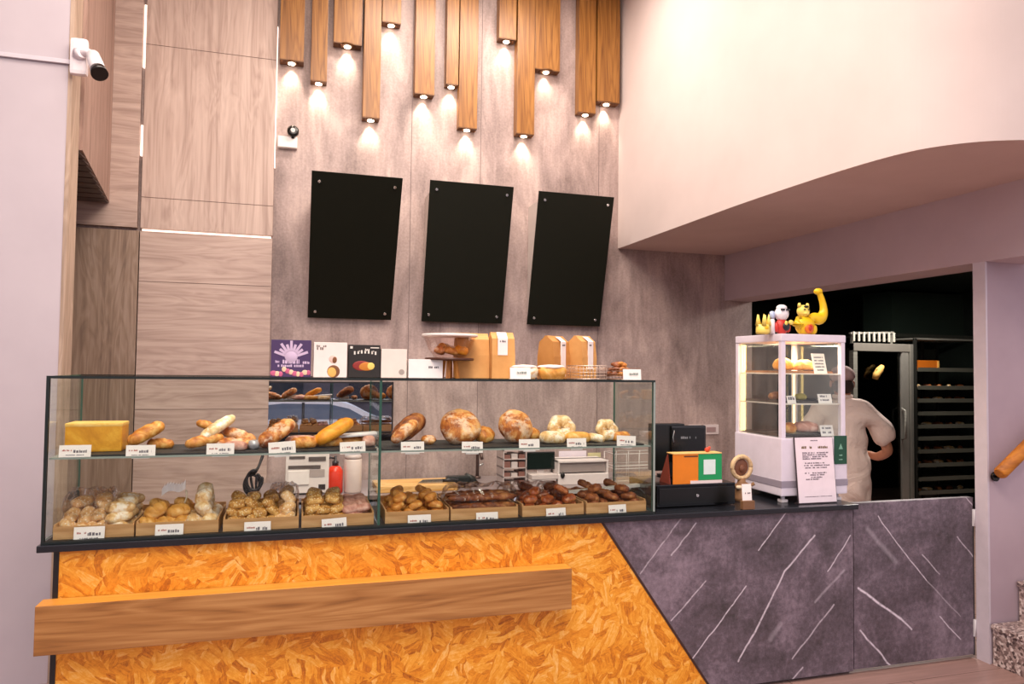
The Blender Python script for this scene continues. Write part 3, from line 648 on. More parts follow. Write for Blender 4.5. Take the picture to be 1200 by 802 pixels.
# ------------------------------------------------------------------ wooden trays and their breads
M_TRAY = wood('tray_pine', ('#a97a49', '#c99a66', '#dcb485'), 'X', 40, 2, .55, .3)
trays = [(62, 157, 'leftmost pine bread tray, full of wrapped pale rolls'), (159, 256, 'second pine bread tray from left, under the paper flag'), (261, 350, 'third pine bread tray from left, of seeded biscuits'),
         (353, 438, 'fourth pine bread tray from left, beside the divider glass'), (451, 526, 'fifth pine bread tray from left, of small seeded rolls'), (528, 607, 'sixth pine bread tray from left, holding the bagged baguettes'),
         (612, 684, 'seventh pine bread tray from left, of brown pastries'), (687, 757, 'rightmost pine bread tray, of dark glazed pastries')]
TY0, TY1 = YC+.055, YC+.40
tinfo = []
for (a, c, lab) in trays:
    x0 = at(a, 625, Y=TY0).x; x1 = at(c, 615, Y=TY0).x; w_ = x1-x0
    q = MB(); q.box(-w_/2, 0, 0, w_/2, TY1-TY0, .006); q.box(-w_/2, 0, .006, w_/2, .008, .052, bev=.001); q.box(-w_/2, TY1-TY0-.008, .006, w_/2, TY1-TY0, .07)
    q.box(-w_/2, .008, .006, -w_/2+.007, TY1-TY0-.008, .060); q.box(w_/2-.007, .008, .006, w_/2, TY1-TY0-.008, .060)
    o = q.build('bread_tray', M_TRAY); o.location = ((x0+x1)/2, TY0, ZTR); tag(o, lab, 'tray', 'pine bread trays on the case floor'); tinfo.append((x0, x1))
rnd = random.Random(5)
def proto(name, m_, L_, r, **k):
    sd[0] += 1; k.setdefault('bumps', .22); o = loaf(name, m_, L_, r, sd[0]*1.7, m=20, n=16, **k); return o
def fill(ti, name, m_, lab, grp, L_, r, nx, layers=2, x0f=0, x1f=1, base=0, tilt=.35, turn=None, cat='bread', **k):
    X0, X1 = tinfo[ti]; a = X0+.012+(X1-X0-.024)*x0f; c = X0+.012+(X1-X0-.024)*x1f
    pr = [proto(name, m_, L_, r, **k), proto(name, m_, L_*.92, r*1.08, **k)]; used = [False, False]; nmade = 0
    for ly in range(layers):
        ny = 3 if ly == 0 else 2
        ny = max(2, int((TY1-TY0-.03)/(2.0*r if turn is None else L_*.8))) - ly
        nn = nx-ly
        for j in range(max(1, ny)):
            for i in range(max(1, nn)):
                x = a + (c-a)*(i+.5+.5*ly*(nx/max(1, nn)-1)*0)/max(1, nn); y = TY0+.02 + (TY1-TY0-.04)*(j+.5)/max(1, ny)
                z = ZTR+.008+r*.7+base+ly*r*1.45
                kx = rnd.randrange(2); src = pr[kx]
                if not used[kx]: o = src; used[kx] = True
                else: o = src.copy(); C.objects.link(o)
                rx_ = max(L_/2*abs(math.cos(turn or 0)), r)
                x = min(max(x+rnd.uniform(-.008, .008), X0+.01+rx_), X1-.01-rx_)
                o.location = (x, y+rnd.uniform(-.006, .006), z+rnd.uniform(0, .006)); o.rotation_euler = (rnd.uniform(-.6, .6), rnd.uniform(-tilt, tilt)*1.3, (turn or 0)+rnd.uniform(-.7, .7))
                tag(o, lab, cat, grp); nmade += 1
    for kx in (0, 1):
        if not used[kx]: bpy.data.objects.remove(pr[kx])
    return nmade
fill(0, 'seeded_roll', G_SEED, 'pale seeded roll in the left part of the leftmost tray', 'seeded rolls in the leftmost tray', .10, .031, 4, 3, 0, .64, tilt=.6, turn=1.2, cuts=2)
fill(0, 'ciabatta', G_PALE, 'long floury roll in the right part of the leftmost tray', 'floury rolls in the leftmost tray', .12, .028, 1, 3, .64, 1, tilt=.15)
fill(1, 'string_roll', G_YELL, 'yellow brown roll in the left of the tray below the paper flag', 'yellow rolls in the second tray', .11, .033, 3, 2, 0, .62, tilt=.4, turn=.9, cuts=3, depth=.6, bumps=.14)
fill(1, 'sliced_roll', G_PALE, 'rounded pale roll in the right of the tray below the paper flag', 'pale rolls in the second tray', .085, .036, 2, 3, .60, 1, tilt=.9, turn=1.3)
fill(2, 'seeded_biscuit', G_SEED2, 'seeded brown biscuit in the third tray from the left', 'seeded biscuits in the third tray', .075, .026, 5, 3, 0, .72, tilt=.6, turn=.7)
fill(2, 'seeded_biscuit', G_SEED, 'pale seeded biscuit at the right of the third tray', 'pale biscuits in the third tray', .08, .030, 2, 3, .72, 1, tilt=.6, turn=.2)
fill(3, 'nut_roll', G_SEED2, 'small nut roll in the fourth tray beside the divider', 'nut rolls in the fourth tray', .08, .026, 4, 3, 0, .6, tilt=.3)
fill(3, 'berry_roll', G_PINK, 'pinkish berry roll at the right of the fourth tray', 'berry rolls in the fourth tray', .08, .026, 3, 2, .6, 1, tilt=.3)
fill(4, 'nut_roll', G_GOLD, 'small golden roll in the fifth tray from the left', 'golden rolls in the fifth tray', .075, .025, 4, 3, 0, 1, tilt=.5, turn=.4)
fill(6, 'brown_pastry', G_CROIS, 'glazed brown pastry in the seventh tray from the left', 'glazed pastries in the seventh tray', .085, .026, 4, 3, 0, 1, tilt=.5, turn=.5, cuts=3)
fill(7, 'brown_pastry', G_DARK, 'dark glazed pastry in the rightmost tray', 'dark pastries in the rightmost tray', .085, .026, 4, 3, 0, 1, tilt=.5, turn=-.4, cuts=3)
# bagged dark baguettes in tray six, reaching over tray five
M_BAG = glass_mat('clear_cellophane', '#fdfbfb', .7, .1)
def crinkle_bag(name, lab, x0, x1, y, z, ry, rz, tie=True, mi=M_BAG, amp=.22):
    bm = bmesh.new(); N, K = 26, 16; rr = []
    for i in range(N+1):
        u = i/N; k = min(1, (max(0.0, min(u, 1-u))*9))**.5*.95+.12
        row = []
        for a in range(K):
            an = 2*math.pi*a/K; n_ = 1+amp*noise.noise(Vector((u*9+x0*3, math.cos(an)*2.2, math.sin(an)*2.2)))
            row.append(bm.verts.new(((u-.5)*(x1-x0), ry*k*n_*math.cos(an), rz*k*n_*math.sin(an))))
        rr.append(row)
    for i in range(N):
        for a in range(K): f = bm.faces.new((rr[i][a], rr[i][(a+1) % K], rr[i+1][(a+1) % K], rr[i+1][a])); f.smooth = False
    q = MB(); q.merge(bm); q.bm.normal_update(); o = q.build(name, mi); o.location = ((x0+x1)/2, y, z); tag(o, lab, 'bag'); return o
xa = at(520, 600, Y=3.5).x; xb = at(608, 596, Y=3.5).x
for i, (yy, zz) in enumerate([(3.45, .085), (3.52, .080), (3.60, .082), (3.48, .125), (3.56, .128)]):
    o = loaf('dark_baguette', G_DARK, xb-xa-.03, .024, 7.7*i, cuts=5, depth=.4); o.location = ((xa+xb)/2, yy, ZC+zz-.025); tag(o, 'long dark baguette in clear film in the sixth tray', 'bread', 'bagged dark baguettes')
crinkle_bag('cellophane_bag', 'crinkled clear film bag over the dark baguettes', xa-.01, xb-.004, 3.525, ZC+.098, .105, .062)
crinkle_bag('cellophane_bag', 'crinkled clear film bag over leftmost tray rolls', tinfo[0][0]+.0, tinfo[0][0]+.21, 3.56, ZC+.13, .12, .06)
crinkle_bag('cellophane_bag', 'crinkled clear film bag in the third tray from left', tinfo[2][0]+.18, tinfo[2][1]+.0, 3.6, ZC+.13, .10, .05)
crinkle_bag('cellophane_bag', 'crinkled clear film bag in the seventh tray from left', tinfo[6][0]+.0, tinfo[6][1]-.06, 3.6, ZC+.10, .10, .045)
# paper flag on a pick and long white tongs handle
P = at(205, 578, Y=3.58)
th = thing('paper_flag', 'curled white paper flag sticking out of the second bread tray', 'sign', (P.x, 3.58, ZC+.1))
dz = P.z-ZC-.1
q = MB(); pts = []
for i in range(9): u = i/8; pts.append(Vector((-.055+u*.10, .012*math.sin(u*5), dz-.012+.035*u+.010*math.sin(u*6))))
for i in range(8):
    a, c = pts[i], pts[i+1]; vq = [q.bm.verts.new(x) for x in (a, c, c+Vector((0, 0, .042)), a+Vector((0, 0, .030)))]; q.bm.faces.new(vq)
o = q.build('paper', plain('#f6ece8', .7), th); md = o.modifiers.new('thick', 'SOLIDIFY'); md.thickness = .0015
q = MB(); q.tube([(.02, .0, -.05), (.05, .004, dz-.02), (.045, .006, dz+.01)], .004, 6); q.build('pick', plain('#f0dfc0', .5), th)
a, c = at(655, 577, Y=3.6), at(750, 570, Y=3.6)
th = thing('sign_tray', 'tilted long white card holder over the rightmost trays', 'card holder', ((a.x+c.x)/2-.01, 3.60, ZC+.10))
lw = c.x-a.x; zt = (a.z+c.z)/2-ZC-.10
q = MB(); q.box(-lw/2, -.02, zt-.008, lw/2, .02, zt+.008, bev=.003, M=Matrix.Rotation(R(-3.5), 4, 'Y')); q.build('card', plain('#f1e9dc', .5), th)
q = MB(); q.tube([(lw*.40, 0, zt), (lw*.28, 0, -.05)], .005, 6); q.tube([(-lw*.42, 0, zt-.01), (-lw*.46, 0, -.05)], .005, 6); q.build('leg', plain('#e9dfd0', .5), th)

# ------------------------------------------------------------------ price tags
def scrib(q, w_, z0, n_, h, y, rg, mi=0):
    """a short row of ink marks like an unreadable word"""
    x = -w_/2
    while x < w_/2:
        k = rg.uniform(.4, 1.1)*h
        if rg.random() > .18: q.box(x, y-.0006, z0, min(x+k*.62, w_/2), y, z0+h*rg.uniform(.7, 1), mi)
        x += k*.85
M_CARD = plain('#fbf3ee', .6); M_INK = plain('#6a646c', .7); M_INKR = plain('#b05a50', .7)
def price_tag(x0, x1, y0, y1, Y, lab, tilt=0, grp='white price tags', ink=True):
    a = at((x0+x1)/2, y1, Y=Y); s_ = msize(a); w_ = (x1-x0)*s_/math.cos(YAW)*.97; h = (y1-y0)*s_
    th = thing('price_tag', lab, 'price tag', a, 0, grp); th.rotation_euler = (R(-8), R(tilt), 0)
    q = MB(); q.box(-w_/2, -.0008, 0, w_/2, .0008, h, bev=.0004); q.build('card', M_CARD, th)
    q = MB(); q.box(-w_/2*.6, .001, -.006, w_/2*.6, .014, .004); q.build('clip', plain('#d9d4d2', .3), th)
    if ink:
        q = MB(); rg = random.Random(int(x0)); M_ = Matrix.Translation((0, 0, 0))
        scrib(q, w_*.30, h*.50, 3, h*.14, -.0009, rg, 1); 
        for v in q.bm.verts: v.co.x -= w_*.25
        n0 = len(q.bm.verts); scrib(q, w_*.42, h*.36, 3, h*.24, -.0009, rg, 0); q.bm.verts.ensure_lookup_table()
        for v in list(q.bm.verts)[n0:]: v.co.x += w_*.16
        n0 = len(q.bm.verts); scrib(q, w_*.6, h*.14, 3, h*.08, -.0009, rg, 0)
        q.build('print', [M_INK, M_INKR], th)
    return th
ts = [(71, 104, 522, 536, 'in front of the golden rectangular loaf', 0), (149, 180, 522, 536, 'below the propped baguette half', 0), (243, 273, 520, 534, 'below the flour dusted baguette', 0), (316, 346, 518, 534, 'tilted, by the ridged baguette', -4),
      (399, 428, 518, 532, 'below the white foam tray', -2), (470, 497, 518, 531, 'below the tilted dark loaf', 0), (541, 566, 518, 531, 'in front of the floury round loaf', 1), (608, 633, 515, 528, 'below the scored round loaf', 0),
      (664, 688, 514, 526, 'beside the white ring loaf', 0), (722, 746, 511, 524, 'at the right end of the top shelf', 3)]
tb = [(88, 120, 618, 634, 'on the leftmost pine tray', 0), (183, 213, 615, 630, 'on the second pine tray', 0), (287, 316, 612, 627, 'on the third pine tray', 0), (378, 406, 608, 623, 'on the fourth pine tray', -3),
      (478, 505, 604, 619, 'on the fifth pine tray', 0), (558, 584, 601, 615, 'on the sixth pine tray', 0), (640, 664, 596, 610, 'on the seventh pine tray', -1), (713, 735, 592, 605, 'on the rightmost pine tray', -1)]
for a, c, e, f_, lab, tl in ts: price_tag(a, c, e, f_, CY0+.012+.004, 'white handwritten price tag '+lab, tl, 'price tags along the top shelf')
for a, c, e, f_, lab, tl in tb: price_tag(a, c, e, f_, YC+.050-.012, 'white handwritten price tag '+lab, tl, 'price tags along the pine trays')

# ------------------------------------------------------------------ goods on top of the case
ZT = CZ1+.0025; YT = 3.60
def on_top(x0, x1, ytop, Y=YT):
    a = at(x0, ytop, Y=Y); c = at(x1, ytop, Y=Y); return a.x, c.x, a.z-ZT
def words(q, cx, z, w_, h, y, seed, mi=0):
    rg = random.Random(seed); n0 = len(q.bm.verts); scrib(q, w_, z, 1, h, y, rg, mi); q.bm.verts.ensure_lookup_table()
    for v in list(q.bm.verts)[n0:]: v.co.x += cx
def carton(lab, x0, x1, yt, col, dp=.10, Y=YT, name='gift_box', bev=.002, group=None, side=None):
    X0, X1, h = on_top(x0, x1, yt, Y-dp/2); th = thing(name, lab, 'box', ((X0+X1)/2, Y, ZT), 0, group)
    q = MB(); q.box(-(X1-X0)/2, -dp/2, 0, (X1-X0)/2, dp/2, h, bev=bev); q.build('carton', plain(col, .45) if isinstance(col, str) else col, th); return th, X1-X0, h, -dp/2
th, w_, h, y = carton('purple gift box with pale ornate print, leftmost on the case top', 318, 365, 398, '#46305c')
q = MB()
for i in range(9):
    a = R(20+17.5*i); q.box(-.006, y-.0012, .0, .006, y, .035 if i % 2 else .05, M=Matrix.Translation((0, 0, h*.52)) @ Matrix.Rotation(R(90)-a, 4, 'Y') @ Matrix.Translation((0, 0, .03)))
q.lathe([(.03, -.0), (.028, .001)], n=20, M=Matrix.Translation((0, y, h*.56)) @ Matrix.Rotation(R(90), 4, 'X'))
words(q, 0, h*.36, w_*.42, .022, y-.0002, 3); words(q, -.068, h*.38, .03, .012, y, 4); words(q, .068, h*.36, .03, .012, y, 5); words(q, 0, h*.27, w_*.66, .012, y, 6)
q.build('print', plain('#cdb6d2', .5), th)
q = MB(); rg = random.Random(8)
for i in range(11): q.ball((-w_*.43+i*w_*.087, y-.0005, .012+rg.random()*.024), .010+rg.random()*.006, .0015, .012, i % 2, n=10)
q.build('fruit_print', [plain('#c65c84', .5), plain('#e9c7a6', .5)], th)
th, w_, h, y = carton('white gift box printed with two round cakes', 368, 407, 401, '#f0e4de')
q = MB(); words(q, -w_*.25, h*.86, w_*.34, .010, y, 11, 2); words(q, -w_*.18, h*.78, w_*.46, .014, y, 12, 2)
q.ball((w_*.08, y, h*.52), .019, .0016, .019, 0, n=16); q.ball((w_*.12, y-.0004, h*.50), .012, .0018, .016, 1, n=16); q.ball((w_*.10, y, h*.17), .030, .0016, .030, 1, n=18); q.ball((w_*.06, y-.0006, h*.15), .022, .0016, .024, 3, n=18)
q.build('print', [plain('#e3c1b4', .5), plain('#7c4c2a', .5), plain('#7e7069', .5), plain('#e9b45e', .5)], th)
th, w_, h, y = carton('black gift box with white arched lettering and a fruit cake print', 409, 446, 404, '#231c18')
q = MB()
for i in range(7):
    x = -w_*.34+i*w_*.11; z = h*.70+.006*(1-((i-3)/3)**2); q.box(x, y-.001, z, x+w_*.05, y, z+.016, 0); 
    if i % 2: q.box(x, y-.001, z+.012, x+w_*.085, y, z+.016, 0)
words(q, 0, h*.83, w_*.3, .009, y, 15, 0); q.box(w_*.18, y-.001, h*.90, w_*.45, y, h*.93, 0, M=Matrix.Rotation(R(0), 4, 'Y')); q.box(-w_*.46, y-.001, h*.88, -w_*.38, y, h*.95, 0)
q.ball((-w_*.1, y, h*.36), w_*.28, .0016, h*.15, 1, n=16); q.ball((w_*.06, y-.0008, h*.34), w_*.26, .0016, h*.13, 2, n=16); q.ball((w_*.20, y-.0016, h*.35), w_*.12, .0016, h*.11, 3, n=16)
q.build('print', [plain('#eee6dc', .5), plain('#8c2620', .5), plain('#c97a23', .5), plain('#eed06a', .5)], th)
th, w_, h, y = carton('plain cream box with a small grey seal, beside the black gift box', 447, 477, 409, '#ecdcd2')
q = MB(); q.cyl((w_*.30, y, h*.20), (w_*.30, y-.001, h*.20), .014, n=20); q.build('seal_print', plain('#a79b93', .5), th)
th, w_, h, y = carton('low white box with a short dark mark, behind the cake stand', 479, 519, 421, '#f6efec', .12)
q = MB(); words(q, w_*.23, h*.52, w_*.30, .012, y, 21); q.build('print', plain('#4f4a50', .5), th)
# cake stand with a bowl of bread
X0, X1, h = on_top(501, 558, 420, 3.56); r = (X1-X0)/2
th = thing('cake_stand', 'dark round wooden cake stand on splayed slat legs', 'cake stand', ((X0+X1)/2-.005, 3.60, ZT))
q = MB(); q.lathe([(r-.004, h-.010), (r, h-.007), (r, h+.001), (r-.004, h+.004)], n=32); q.build('plate', plain('#4a2411', .4), th)
for i in range(6):
    a = i*math.pi/3+.2; q = MB(); M_ = Matrix.Rotation(a, 4, 'Z'); q.prism([M_ @ Vector((.028, -.010, h-.010)), M_ @ Vector((.040, -.010, h-.010)), M_ @ Vector((.056, -.010, 0)), M_ @ Vector((.044, -.010, 0))], M_.to_3x3() @ Vector((0, .02, 0))); q.build('leg', wood('stand_leg_wood', ('#8a4c18', '#c07c32', '#dba25a'), 'Z') if i == 0 else bpy.data.materials['stand_leg_wood'], th)
zpl = ZT+h+.0045; cxs = (X0+X1)/2-.005
ra = at(496, 392, Y=3.60); rb = at(561, 392, Y=3.60); R2 = (rb.x-ra.x)/2*.97; hb = ra.z-zpl
q = MB(); q.lathe([(.075, 0), (R2*.78, hb*.35), (R2*.96, hb*.92), (R2, hb), (R2-.004, hb+.001), (R2*.93, hb*.9), (R2*.76, hb*.37), (.070, .004)], n=32)
o = q.build('glass_bowl', glass_mat('bowl_glass', '#fffaf8', .15, .1)); o.location = (cxs, 3.60, zpl); tag(o, 'wide flared clear bowl on the cake stand', 'bowl')
q = MB(); q.lathe([(R2-.001, -.010), (R2+.003, -.008), (R2+.003, .002), (R2-.001, .003)], n=32); o2 = q.build('rim', plain('#f5ebe4', .3), o); o2.location = (0, 0, hb)
for i, (dx, dy, dz, Lg, rr, m_, yaw) in enumerate([(-.055, -.02, .034, .06, .028, G_RUST, 1.2), (.0, -.03, .032, .08, .026, G_GOLD, .4), (.055, -.02, .036, .075, .03, G_ORNG, -.5), (.01, .03, .042, .12, .028, G_PALE, .1), (-.03, .02, .055, .06, .022, G_GOLD, .9)]):
    sd[0] += 1; o = loaf('bread_piece', m_, Lg, rr, sd[0]*1.3, cuts=1, n=12, m=12); o.location = (cxs+dx, 3.60+dy, zpl+dz); o.rotation_euler = (.2, .2, yaw)
    tag(o, 'broken bread piece in the flared bowl on the stand', 'bread', 'bread pieces in the bowl')
# paper bags
M_KRAFT = mottled('kraft_paper', [(.3, '#c08646'), (.7, '#dda765')], 5, rough=.7, bump=.3, bd=.01); M_KRAFTD = mottled('kraft_paper_brown', [(.3, '#ae7436'), (.7, '#c99050')], 5, rough=.7, bump=.3, bd=.01)
def paper_bag(lab, x0, x1, yt, Y, label=None, dp=.09, rot=0, m_=M_KRAFT):
    X0, X1, h = on_top(x0, x1, yt, Y-dp/2); w_ = X1-X0
    if rot: w_ = (X1-X0)/(math.cos(R(rot))+math.sin(abs(R(rot)))*dp/(X1-X0)) if False else w_*.80
    th = thing('paper_bag', lab, 'paper bag', ((X0+X1)/2, Y, ZT), R(rot), 'brown paper packs on the case top')
    q = MB(); t_ = bmesh.new(); a, d2 = w_/2, dp/2; rows = [(0, 1), (h*.5, 1.0), (h*.86, .8), (h*.95, .3), (h, .12)]; vv = []
    for z, k in rows: vv.append([t_.verts.new((sx*a*(1 if k > .9 else .985), sy*d2*k, z)) for sx, sy in ((-1, -1), (0, -1.04), (1, -1), (1.0, 0), (1, 1), (0, 1), (-1, 1), (-1.0, 0))])
    for i in range(len(rows)-1):
        for j in range(8): t_.faces.new((vv[i][j], vv[i][(j+1) % 8], vv[i+1][(j+1) % 8], vv[i+1][j]))
    t_.faces.new(vv[0][::-1]); t_.faces.new(vv[-1]); q.merge(t_); q.build('bag', m_, th)
    if label:
        lx0, lx1, z0, z1 = label; q = MB(); q.box(-a+lx0*w_, -d2*1.05-.002, z0*h, -a+lx1*w_, -d2*.99, min(z1, .86)*h); 
        if z1 > .86: q.prism([(-a+lx0*w_, -d2*1.05-.002, .86*h), (-a+lx1*w_, -d2*1.05-.002, .86*h), (-a+lx1*w_, -d2*.30-.004, z1*h), (-a+lx0*w_, -d2*.30-.004, z1*h)], (0, .004, 0))
        q.build('paper_label', plain('#f5e9e6', .6), th)
        q = MB(); words(q, -a+(lx0+lx1)/2*w_, (z1-.22)*h, (lx1-lx0)*w_*.6, .010, -d2*1.05-.0025, int(x0)); q.build('print', plain('#57525c', .6), th)
    return th
paper_bag('wide crumpled kraft paper bag behind the cake stand', 536, 574, 390, 3.70, None, .09)
paper_bag('tall narrow kraft pack with white label, right of the wide bag', 577, 604, 389, 3.66, (.24, .66, .50, 1.0), .10, 0)
paper_bag('kraft pack with white label behind the iced cakes, left of the pair', 636, 671, 393, 3.76, (.40, .68, .05, .98), .12, 30, M_KRAFTD)
paper_bag('kraft pack with white label behind the wire basket, right of the pair', 672, 701, 393, 3.74, (.36, .70, .22, .98), .12, 26)
# iced cakes
G_ICE = plain('#f7e9df', .45)
for a, c, lab in ((603, 632, 'white iced loaf cake behind the tag on the case top'), (634, 665, 'white iced loaf cake left of the wire baskets')):
    X0, X1, h = on_top(a, c, 427, 3.52); w_ = X1-X0; th = thing('loaf_cake', lab, 'cake', ((X0+X1)/2, 3.57, ZT), 0, 'iced loaf cakes on the case top')
    q = MB(); t_ = bmesh.new(); bmesh.ops.create_cube(t_, size=1); bmesh.ops.scale(t_, vec=(w_, .10, h*.80), verts=t_.verts); bmesh.ops.translate(t_, vec=(0, 0, h*.40), verts=t_.verts)
    for v in t_.verts:
        if v.co.z < .01: v.co.x *= .86; v.co.y *= .86
    bmesh.ops.bevel(t_, geom=t_.edges[:], offset=.008, segments=3, affect='EDGES'); q.merge(t_, 0, None, True); q.build('cake', G_YELL if a > 610 else G_PALE, th)
    q = MB(); q.ball((0, 0, h*.82), w_*.52, .056, h*.16, fn=lambda p: 1+.12*noise.noise(p*4), n=24); q.build('icing', G_ICE, th)
# wire baskets
M_WIRE = plain('#c9b3a4', .3, .7)
def wire_basket(lab, x0, x1, yt, Y, dp=.14, nx=9, nz=4, m_=M_WIRE):
    X0, X1, h = on_top(x0, x1, yt, Y-dp/2); w_ = X1-X0; th = thing('wire_basket', lab, 'basket', ((X0+X1)/2, Y, ZT), 0, 'wire baskets on the case top'); a, d2 = w_/2, dp/2
    q = MB()
    for k in range(nz+1):
        z = .003+(h-.006)*k/nz; r = .0022 if k in (0, nz) else .0012; q.tube([(-a, -d2, z), (a, -d2, z), (a, d2, z), (-a, d2, z), (-a, -d2, z)], r, 5)
    q.build('hoop', m_, th)
    q = MB()
    for i in range(nx+1):
        x = -a+w_*i/nx
        for yy in (-d2, d2): q.tube([(x, yy, .002), (x, yy, h-.002)], .0012, 5)
        q.tube([(x, -d2, .003), (x, d2, .003)], .0012, 5)
    for i in range(1, 6):
        yy = -d2+dp*i/6
        for x in (-a, a): q.tube([(x, yy, .002), (x, yy, h-.002)], .0012, 5)
    q.build('mesh', m_, th); return (X0+X1)/2, w_, h
wire_basket('empty pale wire basket standing under the right kraft pack', 676, 711, 428, 3.55)
cx, w_, h = wire_basket('brown wire basket at the right end, heaped with cookies', 714, 750, 431, 3.55, m_=plain('#8d6a58', .35, .6))
rg = random.Random(3)
for i in range(16):
    sd[0] += 1; o = loaf('cookie', G_GOLD if i % 3 else G_DARK, .045, .019, i*2.2, n=10, m=8, flat=.6)
    lv = i//6; k = 1-.28*lv; o.location = (cx+(-1+2*((i % 3)+.5)/3)*w_*.36*k, 3.55+(-.03 if (i % 6) < 3 else .03)*k, ZT+.030+lv*.025); o.rotation_euler = (rg.uniform(-.4, .4), rg.uniform(-.5, .5), rg.uniform(0, 3))
    tag(o, 'small brown cookie heaped in the brown wire basket', 'cookie', 'cookies in the brown wire basket')
for a, c, y0, y1, lab in ((597, 622, 431, 444.5, 'white price tag in front of the iced cakes on the case top'), (729, 752, 432, 444.5, 'white price tag on the brown basket of cookies')):
    P = at((a+c)/2, y1, Y=3.46); s_ = msize(P); w_ = (c-a)*s_; h = (y1-y0)*s_; th = thing('price_tag', lab, 'price tag', (P.x, 3.455, ZT)); q = MB(); q.box(-w_/2, -.001, 0, w_/2, .001, h, bev=.0004, M=Matrix.Rotation(R(-6), 4, 'X')); q.box(-w_/2, 0, 0, w_/2, .02, .002); q.build('card', M_CARD, th)
    q = MB(); words(q, 0, h*.45, w_*.6, .012, -.0015-.0016, 4); q.build('print', plain('#8a9690', .6), th)

# ------------------------------------------------------------------ work counter behind, with what stands on it
WZ = at(360, 582, Y=5.30).z
wx0 = at(302, 580, Y=5.25).x; wx1 = 2.72
th = thing('work_counter', 'grey work counter along the back wall behind the display case', 'counter', ((wx0+wx1)/2, 5.62, 0)); hw = (wx1-wx0)/2
q = MB(); q.box(-hw, -.38, WZ-.03, hw, .345, WZ, bev=.002); q.build('worktop', plain('#8d7f80', .35), th)
q = MB(); q.box(-hw+.01, -.35, .08, hw-.01, .34, WZ-.03); q.box(-hw+.03, -.30, 0, hw-.03, .36, .08); q.build('cabinet', plain('#39302e', .5), th)
for i in range(5):
    x = -hw+.02+i*(2*hw-.04)/5; q = MB(); q.box(x+.004, -.368, .10, x+(2*hw-.04)/5-.004, -.351, WZ-.05, bev=.002); d_ = q.build('door', plain('#4a403d', .45), th); q = MB(); q.tube([(x+.06, -.37, WZ-.12), (x+.06, -.39, WZ-.12), (x+.20, -.39, WZ-.12), (x+.20, -.37, WZ-.12)], .005, 6); q.build('handle', M_STEEL, d_)
def back(x0, x1, y0, y1, Y): a = at(x0, y0, Y=Y); c = at(x1, y1, Y=Y); return a.x, c.x, c.z, a.z
YK = 5.36
x0, x1, z0, z1 = back(335, 385, 533, 581, YK); w_, h = x1-x0, z1-z0
th = thing('label_printer', 'white boxy printer with slots on the work counter by a red bottle', 'printer', ((x0+x1)/2, YK+.15, WZ))
q = MB(); q.box(-w_/2, -.15, .012, w_/2, .15, h, bev=.008); 
for sx in (-1, 1):
    for sy in (-1, 1): q.cyl((sx*w_*.4, sy*.11, 0), (sx*w_*.4, sy*.11, .014), .014, n=12)
q.build('housing', plain('#efe6df', .4), th)
q = MB(); q.box(-w_*.44, -.156, h*.62, w_*.30, -.149, h*.70); q.box(w_*.02, -.157, h*.80, w_*.42, -.149, h*.90); q.box(-w_*.42, -.156, h*.86, -w_*.06, -.149, h*.92); q.build('slot', plain('#5d534e', .5), th)
q = MB(); q.box(w_*.05, -.154, h*.42, w_*.40, -.149, h*.60, bev=.002); q.build('panel', plain('#b7aaa4', .4), th)
q = MB(); q.box(-w_*.44, -.162, h*.25, w_*.04, -.149, h*.58, bev=.003); q.build('cover', plain('#f8f1ea', .35), th)
q = MB(); q.box(w_*.26, -.155, h*.12, w_*.42, -.149, h*.24); q.build('button', plain('#3b3230', .4), th)
x0, x1, z0, z1 = back(384, 402, 549, 581, YK-.02); r = (x1-x0)/2
th = thing('sauce_bottle', 'red squeeze bottle with dark cap beside the white printer', 'bottle', ((x0+x1)/2, YK+.04, WZ)); h = z1-z0
q = MB(); q.lathe([(r*.9, 0), (r, .01), (r, h*.8), (r*.7, h*.95), (r*.35, h)], n=20); q.build('bottle', plain('#e23a1c', .3), th)
q = MB(); q.lathe([(r*.4, h), (r*.42, h+.03), (r*.2, h+.035), (r*.15, h+.07)], n=14); q.tube([(0, 0, h+.05), (-.035, -.01, h+.06), (-.05, -.01, h+.05)], .008, 8); q.build('cap', plain('#2b2223', .4), th)
x0, x1, z0, z1 = back(404, 424, 537, 581, YK); r = (x1-x0)/2; h = z1-z0
th = thing('canister', 'tall pale canister right of the red bottle', 'canister', ((x0+x1)/2, YK+.05, WZ)); q = MB(); q.lathe([(r*.94, 0), (r, .01), (r, h*.86), (r*.9, h*.9)], n=20); q.build('body', plain('#e3d2c9', .35), th); q = MB(); q.lathe([(r*.95, h*.885), (r*.95, h*.97), (r*.7, h)], n=20); q.build('lid', plain('#cfc0ba', .35), th)
P = at(312, 575, Y=5.2)
th = thing('cable', 'tangle of black cables hanging left of the work counter', 'cable', (wx0-.03, 5.4, WZ+.13))
rg = random.Random(2); q = MB()
for k in range(3):
    pts = [(.05, .06, .16-.01*k)] + [(-.01*k+.055*math.cos(a_), .02*k, -.02-.02*k+.075*math.sin(a_)) for a_ in [1.2+j_*.7 for j_ in range(9+k)]] + [(.01*k, .03, -.2), (.01*k, .03, -.5)]
    c = chaikin([Vector(p) for p in pts], 3); q.tube(c, .009, 8)
q.build('cord', plain('#1e1a1b', .5), th)
x0, x1, z0, z1 = back(450, 520, 561, 575, 5.30)
q = MB(); w_ = x1-x0+.16; q.box(-w_/2, -.17, 0, w_/2, .17, .045, bev=.006); o = q.build('cutting_board', wood('cutting_board_wood', ('#c58a43', '#deab64', '#ecc588'), 'X')); o.location = (x0+w_/2-.05, 5.48, WZ+.001); tag(o, 'thick pale wooden cutting board on the work counter', 'cutting board')
P = at(512, 561, Y=5.34); zz = WZ+.047
